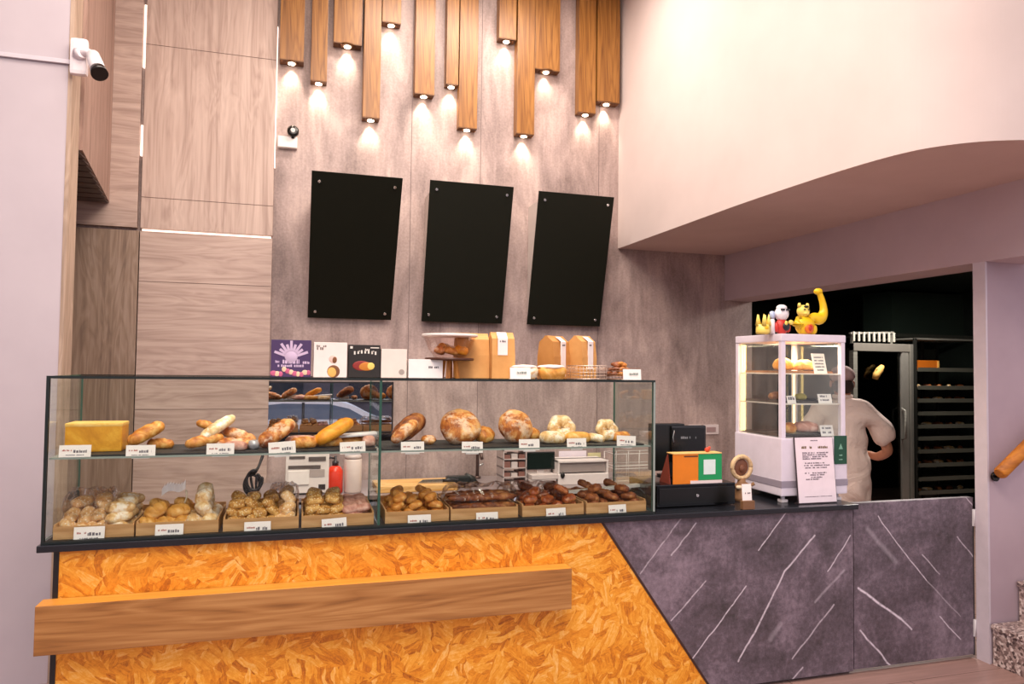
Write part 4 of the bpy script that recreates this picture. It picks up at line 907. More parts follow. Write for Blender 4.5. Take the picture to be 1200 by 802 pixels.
th = thing('bread_knife', 'long bread knife with black handle lying off the cutting board', 'knife', (P.x+.02, 5.37, WZ+.049))
q = MB(); q.prism([(-.16, 0, .004), (.03, 0, .0), (.03, 0, .032), (-.12, 0, .030)], (0, .003, 0)); q.build('blade', M_STEEL, th); q = MB(); q.tube([(.03, .002, .018), (.08, .002, .02), (.15, .002, .016)], [.013, .015, .012], 10); q.build('handle', plain('#171316', .4), th)
x0, x1, z0, z1 = back(524, 560, 557, 572, 5.42)
th = thing('label_gun', 'black hand scanner lying right of the cutting board', 'scanner', ((x0+x1)/2, 5.45, WZ)); w_ = x1-x0
q = MB(); q.box(-w_/2, -.04, .03, w_*.25, .04, .09, bev=.015); q.tube([(w_*.1, 0, .08), (w_*.35, 0, .06), (w_/2, 0, 0.012)], [.03, .026, .02], 10); q.box(-w_*.35, -.03, 0, w_*.1, .03, .04, bev=.01); q.build('body', plain('#1f2321', .4), th)
x0, x1, z0, z1 = back(557, 562, 530, 560, 5.85)
th = thing('tap', 'slim dark upright tap behind the work counter scanner', 'tap', ((x0+x1)/2, 5.85, WZ)); h = z1-WZ
q = MB(); q.tube([(0, 0, 0), (0, 0, h-.03), (0, -.03, h), (0, -.12, h), (0, -.15, h-.04)], .014, 10); q.cyl((0, 0, 0), (0, 0, .02), .03); q.build('spout', plain('#6a5650', .3, .6), th); q = MB(); q.tube([(0, 0, .1), (.05, 0, .12)], .008, 8); q.build('handle', M_STEEL, th)
x0, x1, z0, z1 = back(590, 617, 528, 575, 5.40); w_, h = x1-x0, z1-WZ
th = thing('desk_organiser', 'pale open shelf organiser holding small boxes, left of the dark screen', 'organiser', ((x0+x1)/2, 5.5, WZ))
q = MB(); M_ORG = plain('#cdbfbc', .35)
for sx in (-1, 1): q.box(sx*w_/2-.004*(sx+1), -.1, 0, sx*w_/2+.004*(1-sx), .1, h)
for k in range(5): q.box(-w_/2, -.1, k*(h-.006)/4, w_/2, .1, k*(h-.006)/4+.006)
q.build('frame', M_ORG, th)
q = MB(); rg = random.Random(4)
for k in range(4):
    z = k*(h-.006)/4+.006
    for j in range(3): q.box(-w_/2+.01+j*w_*.31, -.09, z, -w_/2+.01+j*w_*.31+w_*.26, .05, z+(h/4-.02)*rg.uniform(.5, 1), j % 2, bev=.002)
q.build('small_boxes', [plain('#8f6257', .5), plain('#d9cdc9', .5)], th)
x0, x1, z0, z1 = back(619, 652, 531, 551, 5.42); w_ = x1-x0
th = thing('touch_screen', 'dark green black tablet screen on a stand behind the case', 'screen', ((x0+x1)/2, 5.47, WZ)); zc0 = z0-WZ
q = MB(); q.box(-w_/2, -.012, zc0, w_/2, .012, z1-WZ, bev=.004, M=None); q.build('bezel', plain('#23201f', .4), th); q = MB(); q.box(-w_/2+.008, -.0135, zc0+.008, w_/2-.008, -.0115, z1-WZ-.008); q.build('screen', plain('#17221d', .15), th)
q = MB(); q.box(-.03, .0, .01, .03, .02, zc0+.03); q.box(-w_/2, -.10, 0, w_/2, .10, .012, bev=.003); q.build('stand', plain('#c9bdbb', .4), th)
for k in range(2):
    x0, x1, z0, z1 = back(621, 652, 555, 562, 5.37); q = MB(); w_ = x1-x0; q.box(-w_/2, -.09, 0, w_/2, .09, .035, bev=.004); o = q.build('paper_stack', plain('#d9ccc8' if k else '#bfb1ae', .6)); o.location = ((x0+x1)/2+.01*k, 5.46, WZ+.014+.037*k); o.rotation_euler = (0, 0, .06*k)
    tag(o, ['pale paper stack under the dark screen, lower one', 'white paper stack under the dark screen, upper one'][k], 'paper')
x0, x1, z0, z1 = back(655, 714, 541, 575, 5.36); w_, h = x1-x0, z1-WZ
th = thing('receipt_printer', 'wide white printer with a sloping open tray behind the case', 'printer', ((x0+x1)/2, 5.50, WZ))
q = MB(); q.box(-w_/2, -.13, 0, w_/2, .13, h*.45, bev=.008); q.box(-w_/2, .0, h*.4, w_/2, .13, h, bev=.006); q.box(-w_/2, -.12, h*.4, -w_/2+.015, .05, h, bev=.003); q.box(w_/2-.015, -.12, h*.4, w_/2, .05, h, bev=.003); q.box(-w_/2, -.125, h*.92, w_/2, .05, h, bev=.003); q.build('housing', plain('#ece1de', .4), th)
q = MB(); q.box(-w_/2+.02, -.10, h*.5, w_/2-.02, .01, h*.9); q.build('tray', plain('#a39591', .5), th)
q = MB(); q.ball((-w_*.42, -.135, h*.42), .018, .012, .026, n=12); q.build('knob', plain('#1b1716', .4), th)
for a, c, y0, y1, col, lab in ((655, 687, 529, 541, '#eee2ec', 'white lilac paper sheet standing behind the wide printer'), (689, 704, 531, 541, '#d8cf9e', 'yellowish note standing behind the wide printer')):
    x0, x1, z0, z1 = back(a, c, y0, y1, 5.66); q = MB(); q.box(x0, 5.66, WZ+.001, x1, 5.664, z1); o = q.build('paper_note', plain(col, .7)); tag(o, lab, 'paper')
x0, x1, z0, z1 = back(720, 776, 532, 566, 5.45); w_, h = x1-x0, z1-WZ
th = thing('dish_rack', 'thin white wire rack at the right end of the work counter', 'rack', ((x0+x1)/2, 5.55, WZ)); q = MB()
for z in (.004, h*.45, h*.55, h-.004): q.tube([(-w_/2, -.1, z), (w_/2, -.1, z), (w_/2, .1, z), (-w_/2, .1, z), (-w_/2, -.1, z)], .004, 6)
for sx in (-1, -.5, .02, .5, 1):
    for y_ in (-.1, .1): q.tube([(sx*w_/2, y_, 0), (sx*w_/2, y_, h)], .004, 6)
q.build('wire_frame', plain('#ded2cf', .3), th)
# mirror on the wall, showing the street
a = at(313, 447, Y=YB-.03); c = at(460, 526, Y=YB-.03)
th = thing('wall_mirror', 'dark framed mirror glass on the wall, reflecting a parked car', 'mirror', ((a.x+c.x)/2, YB-.018, c.z)); w_, h = c.x-a.x, a.z-c.z
t = NT('dark_mirror'); t.noise(t.obj(), 3); M_MIR = t.out('#f0edf6', .01, metal=1)
q = MB(); q.box(-w_/2+.012, -.004, .012, w_/2-.012, .006, h-.012); q.build('glass', M_MIR, th)
q = MB(); q.box(-w_/2, -.010, 0, -w_/2+.014, .016, h); q.box(w_/2-.008, -.008, 0, w_/2, .016, h); q.box(-w_/2, -.008, 0, w_/2, .016, .012); q.box(-w_/2, -.008, h-.012, w_/2, .016, h); q.build('frame', plain('#241d22', .4), th)
# sockets
for k, (a, c) in enumerate(((806, 822), (823, 842))):
    x0, x1, z0, z1 = back(a, c, 498, 509, YB); q = MB(); o = thing('wall_socket', ['white wall socket, partly behind the black till screen', 'white wall socket right of the black till screen'][k], 'socket', ((x0+x1)/2, YB, z0)); w_ = x1-x0-.01
    q.box(-w_/2, -.012, 0, w_/2, 0, z1-z0, bev=.003); q.build('plate', plain('#e2d3d2', .4), o); q = MB(); q.box(-w_*.3, -.015, (z1-z0)*.25, w_*.3, -.011, (z1-z0)*.75, bev=.002); q.build('switch', plain('#a98d8c', .4), o)

# ------------------------------------------------------------------ till corner
P0 = at(772, 598, Z=ZC+.001); x0 = P0.x+.01; x1 = at(864, 590, Y=3.47).x; hd = at(800, 569, Y=3.47).z-ZC; w_ = x1-x0
th = thing('cash_drawer', 'wide black cash drawer on the counter beside the display case', 'cash drawer', ((x0+x1)/2, 3.66, ZC+.001)); HD = hd
q = MB(); q.box(-w_/2, -.17, .004, w_/2, .17, hd, bev=.004); q.build('housing', M_BLKGLOSS, th); q = MB(); q.box(-w_/2+.01, -.176, .016, w_/2-.01, -.169, hd-.018, bev=.002); d_ = q.build('drawer', plain('#0d0e0d', .3), th); q = MB(); q.cyl((.0, -.176, hd*.5), (0, -.18, hd*.5), .008, n=12); q.build('lock', M_STEEL, d_)
x0, x1 = at(766, 520, Y=3.74).x, at(826, 520, Y=3.74).x; zt = at(790, 497, Y=3.74).z; w_ = x1-x0; zb_ = ZC+HD+.002
th = thing('till_monitor', 'black till screen standing on the cash drawer', 'till', ((x0+x1)/2, 3.76, zb_)); h = zt-zb_
q = MB(); q.box(-w_/2, -.02, h*.12, w_*.1, .05, h, bev=.006); q.box(-w_*.2, .0, 0, w_*.2, .05, h*.3); q.box(-w_*.3, -.04, 0, w_*.3, .07, .01, bev=.003); q.build('rear_housing', plain('#0c0d0c', .35), th)
q = MB(); q.box(-w_*.18, -.035, h*.28, w_/2, -.015, h*.97, bev=.012); q.build('display', plain('#121110', .25), th)
q = MB(); words(q, w_*.15, h*.72, w_*.3, .014, -.0355, 5); words(q, w_*.12, h*.40, w_*.38, .012, -.0355, 6); q.tube([(-w_*.14, -.036, h*.66), (-w_*.155, -.036, h*.75), (-w_*.13, -.036, h*.88)], .003, 6); q.build('screen_marks', plain('#8a8c90', .4), th)
# tent box with orange and green fronts
x0, x1 = at(782, 568, Y=3.52).x, at(843, 568, Y=3.52).x; zb_ = ZC+HD+.0015; zt = at(800, 532, Y=3.52).z; h = zt-zb_; w_ = x1-x0
th = thing('counter_sign', 'tent shaped orange and green card stand on the cash drawer', 'sign', (x0, 3.50, zb_))
xm = at(818, 550, Y=3.50).x-x0; x790 = at(789, 550, Y=3.50).x-x0
q = MB(); q.prism([(x790*.2, .0, 0), (x790*.2, .12, 0), (x790*.9, .06, h)], (.004, 0, 0)); q.build('side', plain('#7d2c14', .5), th)
q = MB(); q.box(x790*.9, -.003, 0, xm, .003, h, bev=.001); q.build('orange_card', plain('#e8820e', .5), th)
q = MB(); q.box(xm+.0005, -.004, .018, w_, .003, h-.002, bev=.001); q.build('green_card', plain('#0f9a58', .5), th)
q = MB(); q.box(xm+(w_-xm)*.22, -.0055, h*.30, xm+(w_-xm)*.72, -.0042, h*.80); q.build('white_square', plain('#e3f2ee', .5), th)
q = MB(); q.box(x790*.9, -.006, h, w_, .07, h+.005, bev=.001); q.build('top_rim', plain('#f0c67a', .4), th)
q = MB(); q.box(xm*.72, -.008, 0.0, w_, .0, .016, bev=.001); q.build('base_strip', plain('#eadcd8', .4), th)
q = MB(); q.box(xm*.50, -.0045, h*.90, xm*.98, -.0032, h*.945); q.build('print', plain('#5b3213', .5), th)
P = at(829, 531, Y=3.53)
q = MB(); q.ball((0, 0, .012), .016, .012, .013, n=14, fn=lambda p: 1+.2*noise.noise(p*3)); q.ball((.012, 0, .022), .008, n=10); o = q.build('trinket', [plain('#d1482c', .5)]); o.location = (P.x, 3.53, zb_+h+.006); tag(o, 'tiny red trinket sitting on the orange and green stand', 'trinket')
# straw figure
Y_ = 3.60; P = at(869, 568, Y=Y_); s_ = msize(P)
zb_ = ZC+.001
th = thing('straw_figure', 'small straw figure with a round woven wreath head by the till', 'figurine', (P.x, Y_, zb_)); zh = at(870, 548, Y=Y_).z-zb_
bm = bmesh.new(); q = MB(); Rr = 12.5*s_
pts = [Vector((Rr*math.cos(a*2*math.pi/28), 0, zh+Rr*math.sin(a*2*math.pi/28))) for a in range(29)]; q.tube(pts, .013, 10); pts = [Vector((Rr*math.cos(a*2*math.pi/160)+.0, .014*math.cos(a*1.9), zh+Rr*math.sin(a*2*math.pi/160)+.012*math.sin(a*1.9))) for a in range(161)]; q.tube(pts, .004, 5); q.build('wreath', plain('#d9b98c', .6), th)
q = MB(); q.ball((0, .008, zh), Rr*.8, .01, Rr*.8, n=18); q.ball((0, -.004, zh-.005), .018, .012, .022, n=12); q.build('face', plain('#7a4b33', .6), th)
q = MB(); q.lathe([(.05, 0), (.045, .02), (.026, zh*.5), (.02, zh-Rr)], n=16); q.tube([(-.02, 0, zh*.52), (-.05, -.01, zh*.42), (-.07, -.02, zh*.56)], .010, 8); q.tube([(.02, 0, zh*.52), (.05, -.01, zh*.44), (.07, -.02, zh*.52)], .010, 8); q.build('body', plain('#8d6542', .7), th)
q = MB(); q.ball((-.03, -.02, zh*.42), .022, .014, .012, n=12); q.ball((.03, -.02, zh*.42), .022, .014, .012, n=12); q.build('bow', plain('#e6d3b2', .6), th)
P = at(876, 597, Z=ZC+.001); th = thing('card_holder', 'tiny white card on a small wooden block at the counter edge', 'card holder', P); s_ = msize(P)
q = MB(); q.box(-8*s_, -.014, 0, 8*s_, .014, 10*s_, bev=.003); q.build('block', plain('#7a5638', .6), th); q = MB(); q.box(-6*s_, -.002, 9*s_, 6.5*s_, .001, 29*s_, M=Matrix.Rotation(R(-6), 4, 'X')); q.build('card', M_CARD, th)
q = MB(); words(q, 0, 18*s_, 8*s_, .010, -.0045, 9); q.build('print', M_INK, th)

# ------------------------------------------------------------------ glass warming cabinet
Pc = at(916, 590, Z=ZC+.001); CXa, CYa = Pc.x, Pc.y
CXb = at(991, 560, Y=CYa).x; CYb = at(862, 545, X=CXa).y
W_, D_ = CXb-CXa, CYb-CYa
def cz(py): return at(916, py, X=CXa).z-ZC-.001
zt, zg1, zg0, zb_ = cz(391), cz(400), cz(514), cz(582)
print('cabinet', CXa, CYa, W_, D_, zt)
th = thing('warming_cabinet', 'white glass sided warming cabinet on the counter end', 'display cabinet', (CXa, CYa, ZC+.001)); cab = th
M_WHT = plain('#e9e0ec', .35)
q = MB(); q.box(-.006, -.006, zb_, W_+.006, D_, zg0, bev=.008); q.build('base_body', M_WHT, th)
q = MB(); q.box(-.008, -.009, cz(572), W_+.008, D_+.002, cz(564), bev=.002); q.build('base_band', plain('#9c93a0', .4), th)
q = MB(); q.box(-.003, -.003, zg1, W_+.003, D_, zt, bev=.006); q.build('top_cap', M_WHT, th)
pw = .028
for (x, y) in ((0, 0), (W_-pw, 0), (0, D_-pw), (W_-pw, D_-pw)):
    q = MB(); q.box(x, y, zg0, x+pw, y+pw, zg1, bev=.004); q.build('corner_post', M_WHT, th)
for (x, y) in ((.02, .02), (W_-.05, .02), (.02, D_-.05), (W_-.05, D_-.05)):
    q = MB(); q.box(x-.012, y-.012, 0, x+.028, y+.028, zb_*.45, bev=.003); q.cyl((x+.008, y+.008, zb_*.4), (x+.008, y+.008, zb_+.002), .012, n=12); q.build('foot', plain('#cfc8cc', .35), th)
def pane(x0, y0, x1, y1): q = MB(); q.box(x0, y0, zg0, x1, y1, zg1); q.build('glass_pane', GL, th)
pane(pw, .004, W_-pw, .008); pane(.004, pw, .008, D_-pw); pane(W_-.008, pw, W_-.004, D_-pw); pane(pw, D_-.008, W_-pw, D_-.004)
M_LEDW = emit_mat('cabinet_led', '#ffd48c', 2.6)
for (x, y) in ((pw*.6, D_-pw-.014), (W_-pw-.012, D_-pw-.014), (.034, D_-pw-.014)):
    q = MB(); q.box(x, y, zg0+.01, x+.010, y+.010, zg1-.01); q.build('led_tube', M_LEDW, th)
shz = [cz(438), cz(474), zg0]
for k, z in enumerate(shz):
    if k < 2: q = MB(); q.box(.012, .012, z-.004, W_-.012, D_-.012, z+.002); q.build('shelf', plain('#f6ebe0', .4), th)
l = bpy.data.lights.new('cabinet_light', 'AREA'); l.size = W_*.7; l.energy = 6.0; l.color = (1, .82, .58); lo = bpy.data.objects.new('cabinet_light', l); C.objects.link(lo); lo.location = (CXa+W_/2, CYa+D_/2, ZC+zg1-.008)
q = MB(); q.box(W_*.80, -.011, cz(546), W_*1.0, -.0075, cz(512)); gr_ = q.build('green_sticker', plain('#0f4a30', .4), th)
q = MB(); cx_ = W_*.90; z_ = cz(528); q.prism([(cx_-.014, -.0125, z_), (cx_+.014, -.0125, z_), (cx_, -.0125, z_+.032)], (0, .001, 0)); q.build('logo', plain('#7fb39a', .4), gr_)
q = MB(); words(q, cx_, cz(536), .020, .008, -.0115, 3); words(q, cx_, cz(541), .026, .006, -.0115, 3); q.build('print', plain('#8fc0a8', .4), gr_)
# breads and cards in the cabinet
def cab_bread(lab, px, py, k, L_, r, m_, y, yaw=0):
    P = at(px, py, Y=CYa+y); sd[0] += 1; L_ *= 1.15; r *= 1.2; o = loaf('cabinet_bread', m_, L_, r, sd[0]*1.9, cuts=2, n=14, m=14); o.location = (min(max(P.x, CXa+.02+L_/2*abs(math.cos(yaw))+r*.5), CXb-.03-L_/2*abs(math.cos(yaw))), CYa+y, ZC+.001+shz[k]+.002+.018+r*.6); o.rotation_euler = (0, 0, yaw); tag(o, lab, 'bread')
def cab_tray(lab, k, x0, x1, y0, y1, col):
    q = MB(); q.box(x0, y0, 0, x1, y1, .004); 
    for (a, b_, c_, d_) in ((x0, y0, x1, y0+.004), (x0, y1-.004, x1, y1), (x0, y0, x0+.004, y1), (x1-.004, y0, x1, y1)): q.box(a, b_, .004, c_, d_, .014)
    o = q.build('cabinet_tray', plain(col, .5)); o.location = (CXa, CYa, ZC+.001+shz[k]+.0025); tag(o, lab, 'tray')
cab_tray('brown tray on the top shelf of the warming cabinet', 0, .035, W_-.035, .06, D_-.05, '#8a5a34')
cab_tray('dark tray on the middle shelf of the warming cabinet', 1, .035, W_-.035, .06, D_-.05, '#3c302c')
cab_tray('dark tray on the cabinet floor under the folded breads', 2, .035, W_-.035, .06, D_-.05, '#3a2a20')
cab_bread('round golden bun at the left of the cabinet top shelf', 903, 428, 0, .10, .040, G_ORNG, .12, .3)
cab_bread('brown roll in the middle of the cabinet top shelf', 928, 432, 0, .11, .032, G_RUST, .20, .9)
cab_bread('yellow folded bread right of centre on the cabinet top shelf', 942, 430, 0, .12, .036, G_YELL, .12, .1)
cab_bread('dark bread lying on the cabinet middle shelf', 905, 465, 1, .12, .026, G_DARK, .18, .6)
cab_bread('small greenish roll on the cabinet middle shelf', 938, 468, 1, .07, .022, crust('olive_crust', [(.3, '#6f6a2a'), (.7, '#b3a04c')]), .10, .2)
cab_bread('golden bread at the left of the cabinet floor', 925, 503, 2, .10, .034, G_GOLD, .11, .9)
cab_bread('pale orange folded bread on the cabinet floor', 944, 503, 2, .13, .038, G_PINK, .12, -.2)
def cab_card(lab, x0, x1, y0, y1, k, n_, lean=-14):
    P = at((x0+x1)/2, y1, Y=CYa+.04); s_ = msize(P); w_ = (x1-x0)*s_; h = (y1-y0)*s_; o = thing('menu_card', lab, 'card', (P.x, CYa+.04, ZC+.001+shz[k]+.003))
    M_ = Matrix.Rotation(R(lean), 4, 'X'); q = MB(); q.box(-w_/2, -.001, 0, w_/2, .001, h, M=M_); q.build('card', M_CARD, o); q = MB()
    for i in range(n_): words(q, 0, h*(.85-.8*(i+.5)/n_), w_*.7, h*.4/n_, -.0012, i+k*5)
    bmesh.ops.transform(q.bm, matrix=M_, verts=q.bm.verts); q.build('print', M_INK, o)
cab_card('tall white menu card on the cabinet top shelf', 953, 971, 414, 438, 0, 5)
cab_card('small white card on the cabinet middle shelf', 958, 977, 460, 471, 1, 2)
cab_card('small white card on the cabinet floor', 961, 979, 493, 506, 2, 2)
cab_card('white card near the cabinet corner post, middle shelf', 922, 934, 462, 471, 1, 1)

# notice in a frame leaning on the cabinet
A_ = at(936, 588, Y=CYa-.05); B_ = at(980, 584, Y=CYa-.05); zt_ = at(957, 513, Y=CYa-.03).z
th = thing('notice_frame', 'white printed notice in a dark stand leaning on the warming cabinet', 'notice', ((A_.x+B_.x)/2, CYa-.05, ZC+.001)); w_ = B_.x-A_.x; h = zt_-ZC
M_ = Matrix.Rotation(R(-6), 4, 'X')
q = MB(); q.box(-w_/2-.004, -.004, 0, w_/2+.004, .004, h+.004, bev=.002, M=M_); q.box(-w_/2, -.004, 0, w_/2, .03, .006); q.build('frame', plain('#3c3034', .4), th)
q = MB(); q.box(-w_/2, -.0055, .006, w_/2, -.004, h, M=M_); q.build('sheet', plain('#f3e4ea', .5), th)
q = MB(); rg = random.Random(1)
def ln(z, x0, x1, hh, sdx, mi=0): words(q, (x0+x1)/2*w_, z*h, (x1-x0)*w_, hh*h, -.0056, sdx, mi)
ln(.945, -.10, .10, .016, 31); ln(.83, -.34, .36, .040, 32, 1)
for i, (z, a, c) in enumerate([(.755, -.33, .36), (.725, -.33, .30), (.695, -.33, .34), (.665, -.33, .18), (.60, -.30, .24), (.565, -.30, .38), (.53, -.28, .30), (.45, -.30, .28), (.42, -.16, .22), (.385, -.16, .16), (.355, -.28, .08)]): ln(z, a, c, .022, 33+i)
ln(.10, -.34, .38, .010, 50)
bmesh.ops.transform(q.bm, matrix=M_, verts=q.bm.verts); q.build('print', [plain('#6a5a66', .6), plain('#6e5324', .6)], th)

# toys on the cabinet
ZTOY = ZC+.001+zt
def toy(name, lab, px, y): P = at(px, 391, Y=CYa+y); return thing(name, lab, 'toy', (P.x, CYa+y, ZTOY)), msize(P)
PY = plain('#f2c61c', .4); PYL = plain('#f7dd6e', .4); PW = plain('#f3eef2', .4); PR = plain('#c9332a', .4); PO = plain('#e8731c', .4); PK = plain('#1d1820', .4)
o, s_ = toy('toy', 'yellow crown shaped toy, leftmost on the warming cabinet', 894, .10)
q = MB(); q.lathe([(7*s_, 0), (8*s_, 2*s_), (7.5*s_, 11*s_), (6.5*s_, 11*s_)], n=20)
for i in range(5): a = i*2*math.pi/5+.5; q.cyl((6.3*s_*math.cos(a), 6.3*s_*math.sin(a), 10*s_), (6.6*s_*math.cos(a), 6.6*s_*math.sin(a), 23*s_), 3*s_, .4*s_, 10)
q.build('crown', PYL, o)
q = MB(); q.ball((0, -7*s_, 7*s_), 3*s_, 1.2*s_, 2.4*s_, n=12); q.build('badge', PY, o)
o, s_ = toy('toy', 'tiny white and blue bottle toy between crown and red figure', 905, .08)
q = MB(); q.lathe([(3*s_, 0), (3*s_, 16*s_), (2*s_, 18*s_)], n=14); q.build('bottle', PW, o); q = MB(); q.lathe([(2.8*s_, 18*s_), (3.2*s_, 22*s_), (3*s_, 26*s_), (1*s_, 27*s_)], n=14); q.build('cap', plain('#b9c8e6', .4), o)
o, s_ = toy('toy', 'white headed toy figure in red, middle of the cabinet top', 916, .08)
q = MB(); q.ball((0, 0, 9*s_), 8*s_, 6*s_, 10*s_, n=18); q.ball((-8*s_, -1*s_, 8*s_), 3*s_, 3*s_, 6*s_, n=12); q.ball((8*s_, -1*s_, 8*s_), 3*s_, 3*s_, 6*s_, n=12); q.build('body', PR, o)
q = MB(); q.ball((0, 0, 24*s_), 8*s_, 7*s_, 8.5*s_, n=20, fn=lambda p: 1+.10*(abs(p.x)**3)); q.ball((0, 0, 31*s_), 6.5*s_, 5.5*s_, 4*s_, n=16); q.build('head', PW, o)
q = MB(); q.box(-6*s_, -7.6*s_, 27.5*s_, -1*s_, -6.2*s_, 29.5*s_, bev=.3*s_); q.box(1*s_, -7.6*s_, 27.5*s_, 6*s_, -6.2*s_, 29.5*s_, bev=.3*s_); q.ball((2*s_, -6*s_, 9*s_), 5*s_, 1.5*s_, 5*s_, n=12); q.build('dark_markings', PK, o)
q = MB(); q.ball((1*s_, -7.2*s_, 13*s_), 2.2*s_, 1.2*s_, 2.6*s_, n=10); q.ball((9*s_, -5*s_, 14*s_), 3.5*s_, 2*s_, 3*s_, n=10); q.build('hand', PYL, o)
o, s_ = toy('toy', 'yellow muscular toy figure raising one arm on the cabinet', 943, .09)
q = MB(); q.ball((0, 0, 11*s_), 12*s_, 8*s_, 11.5*s_, n=22, fn=lambda p: 1+.10*math.exp(-((p.z-.3)/.3)**2)); q.ball((10*s_, 0, 7*s_), 6*s_, 6*s_, 7*s_, n=14)
q.tube(chaikin([Vector((6*s_, 0, 18*s_)), Vector((13*s_, 0, 21*s_)), Vector((20*s_, 0, 18*s_)), Vector((26*s_, 0, 26*s_)), Vector((25*s_, 0, 38*s_)), Vector((22*s_, 0, 49*s_))], 2), [x*s_ for x in (5, 5.2, 5.5, 6, 6.3, 6.5, 6.8, 6.5, 6, 5.5, 5, 4.8, 4.5, 4, 3.8, 3.5, 3.2, 3)], 14) if False else None
pts = chaikin([Vector((6*s_, 0, 18*s_)), Vector((13*s_, 0, 22*s_)), Vector((20*s_, 0, 18*s_)), Vector((27*s_, 0, 26*s_)), Vector((26*s_, 0, 38*s_)), Vector((21*s_, 0, 50*s_))], 2)
rad = [s_*(5+2.6*math.exp(-((i/(len(pts)-1)-.42)/.2)**2)-1.8*(i/(len(pts)-1))) for i in range(len(pts))]; q.tube(pts, rad, 14); q.ball((19*s_, 0, 52*s_), 5.5*s_, 4.5*s_, 4*s_, n=14)
q.tube([(-7*s_, 0, 18*s_), (-13*s_, -2*s_, 13*s_), (-9*s_, -7*s_, 9*s_)], [5*s_, 5*s_, 4*s_], 12); q.build('body', PY, o)
q = MB(); q.ball((-2*s_, 0, 28*s_), 7.5*s_, 6.5*s_, 7.5*s_, n=20); q.cyl((-7*s_, 0, 33*s_), (-7.5*s_, 0, 37.5*s_), 2.6*s_, 1.4*s_, 10); q.cyl((3.5*s_, 0, 33*s_), (4*s_, 0, 37.5*s_), 2.6*s_, 1.4*s_, 10); q.ball((-2*s_, -5.5*s_, 25*s_), 4*s_, 2.5*s_, 2.2*s_, n=12); q.build('head', PYL, o)
q = MB(); q.ball((-4.5*s_, -6*s_, 29.5*s_), 1.5*s_, .9*s_, .9*s_, n=8); q.ball((1*s_, -6*s_, 29.5*s_), 1.5*s_, .9*s_, .9*s_, n=8); q.ball((-2*s_, -5.4*s_, 33*s_), 3*s_, 2*s_, 1.6*s_, n=10); q.build('eyes', PK, o)
q = MB(); q.ball((1*s_, -6.5*s_, 8*s_), 6.5*s_, 2.6*s_, 6.5*s_, n=16); q.build('belly_patch', PO, o); q = MB(); q.ball((1*s_, -8.6*s_, 8*s_), 3*s_, 1.2*s_, 3.6*s_, n=12); q.build('belly_mark', PR, o)

# ------------------------------------------------------------------ kitchen beyond the doorway
M_SS = mottled('brushed_steel', [(.3, '#5d5b55'), (.7, '#7c7a72')], 3, (1, 1, 20), .35, .05)
M_SSD = plain('#3a3a36', .4, .5)
# oven frame with open front
YO = 6.0
x0, x1, z0, z1 = back(1000, 1070, 402, 585, YO); w_ = x1-x0
th = thing('rack_oven', 'tall steel framed oven cabinet with glass door in the kitchen', 'oven', ((x0+x1)/2, YO, 0)); hh = z1
q = MB(); q.box(-w_/2, 0, 0, -w_/2+.05, .06, hh, bev=.004); q.build('door_post', M_SS, th)
q = MB(); q.box(w_/2-.13, 0, 0, w_/2-.045, .06, hh, bev=.004); q.build('door_post', plain('#a39f97', .3, .6), th)
q = MB(); q.box(w_/2-.035, -.02, 0, w_/2, .06, hh, bev=.004); q.build('door_post', plain('#8d8a82', .3, .6), th)
q = MB(); q.box(-w_/2, -.005, hh-.08, w_/2, .06, hh, bev=.004); q.build('door_rail', plain('#8d877e', .35, .5), th)
q = MB(); q.box(-w_/2+.05, .025, .1, w_/2-.13, .031, hh-.08); q.build('door_glass', glass_mat('oven_glass', '#8d8c84', .6, .02), th)
q = MB(); q.box(-w_/2, .06, 0, w_/2, .9, .1); q.box(-w_/2, .06, hh-.05, w_/2, .9, hh); q.box(-w_/2, .85, 0, w_/2, .9, hh); q.box(-w_/2, .06, 0, -w_/2+.03, .9, hh); q.box(w_/2-.03, .06, 0, w_/2, .9, hh); q.build('housing', plain('#1f201c', .4, .3), th)
for k in range(9):
    z = .35+k*.17; q = MB(); q.box(-w_/2+.04, .12, z, w_/2-.04, .75, z+.012); q.build('oven_shelf', M_SSD, th)
q = MB(); q.tube([(w_/2-.14, -.005, 1.0), (w_/2-.14, -.05, 1.02), (w_/2-.14, -.05, 1.3), (w_/2-.14, -.005, 1.32)], .012, 8); q.build('handle', M_SS, th)
# row of hooks above it
x0, x1, z0, z1 = back(1001, 1052, 389, 402, YO); w_ = x1-x0
th = thing('hook_rail', 'slanted steel rail with a row of short hooks above the oven', 'rail', ((x0+x1)/2, YO+.2, hh))
q = MB(); q.box(-w_/2, -.16, .10, w_/2, -.13, .12, M=Matrix.Rotation(R(-2.2), 4, 'Y')); 
for sx in (-1, 1): q.box(sx*w_*.46-.01, -.15, 0, sx*w_*.46+.01, -.13, .11)
q.build('rail', M_SS, th)
for i in range(9):
    x = -w_/2+.02+i*(w_-.04)/8; q = MB(); q.box(x-.008, -.175, .02, x+.014, -.162, .115, bev=.002); q.build('hook', plain('#b9b3a7', .35, .3), th)
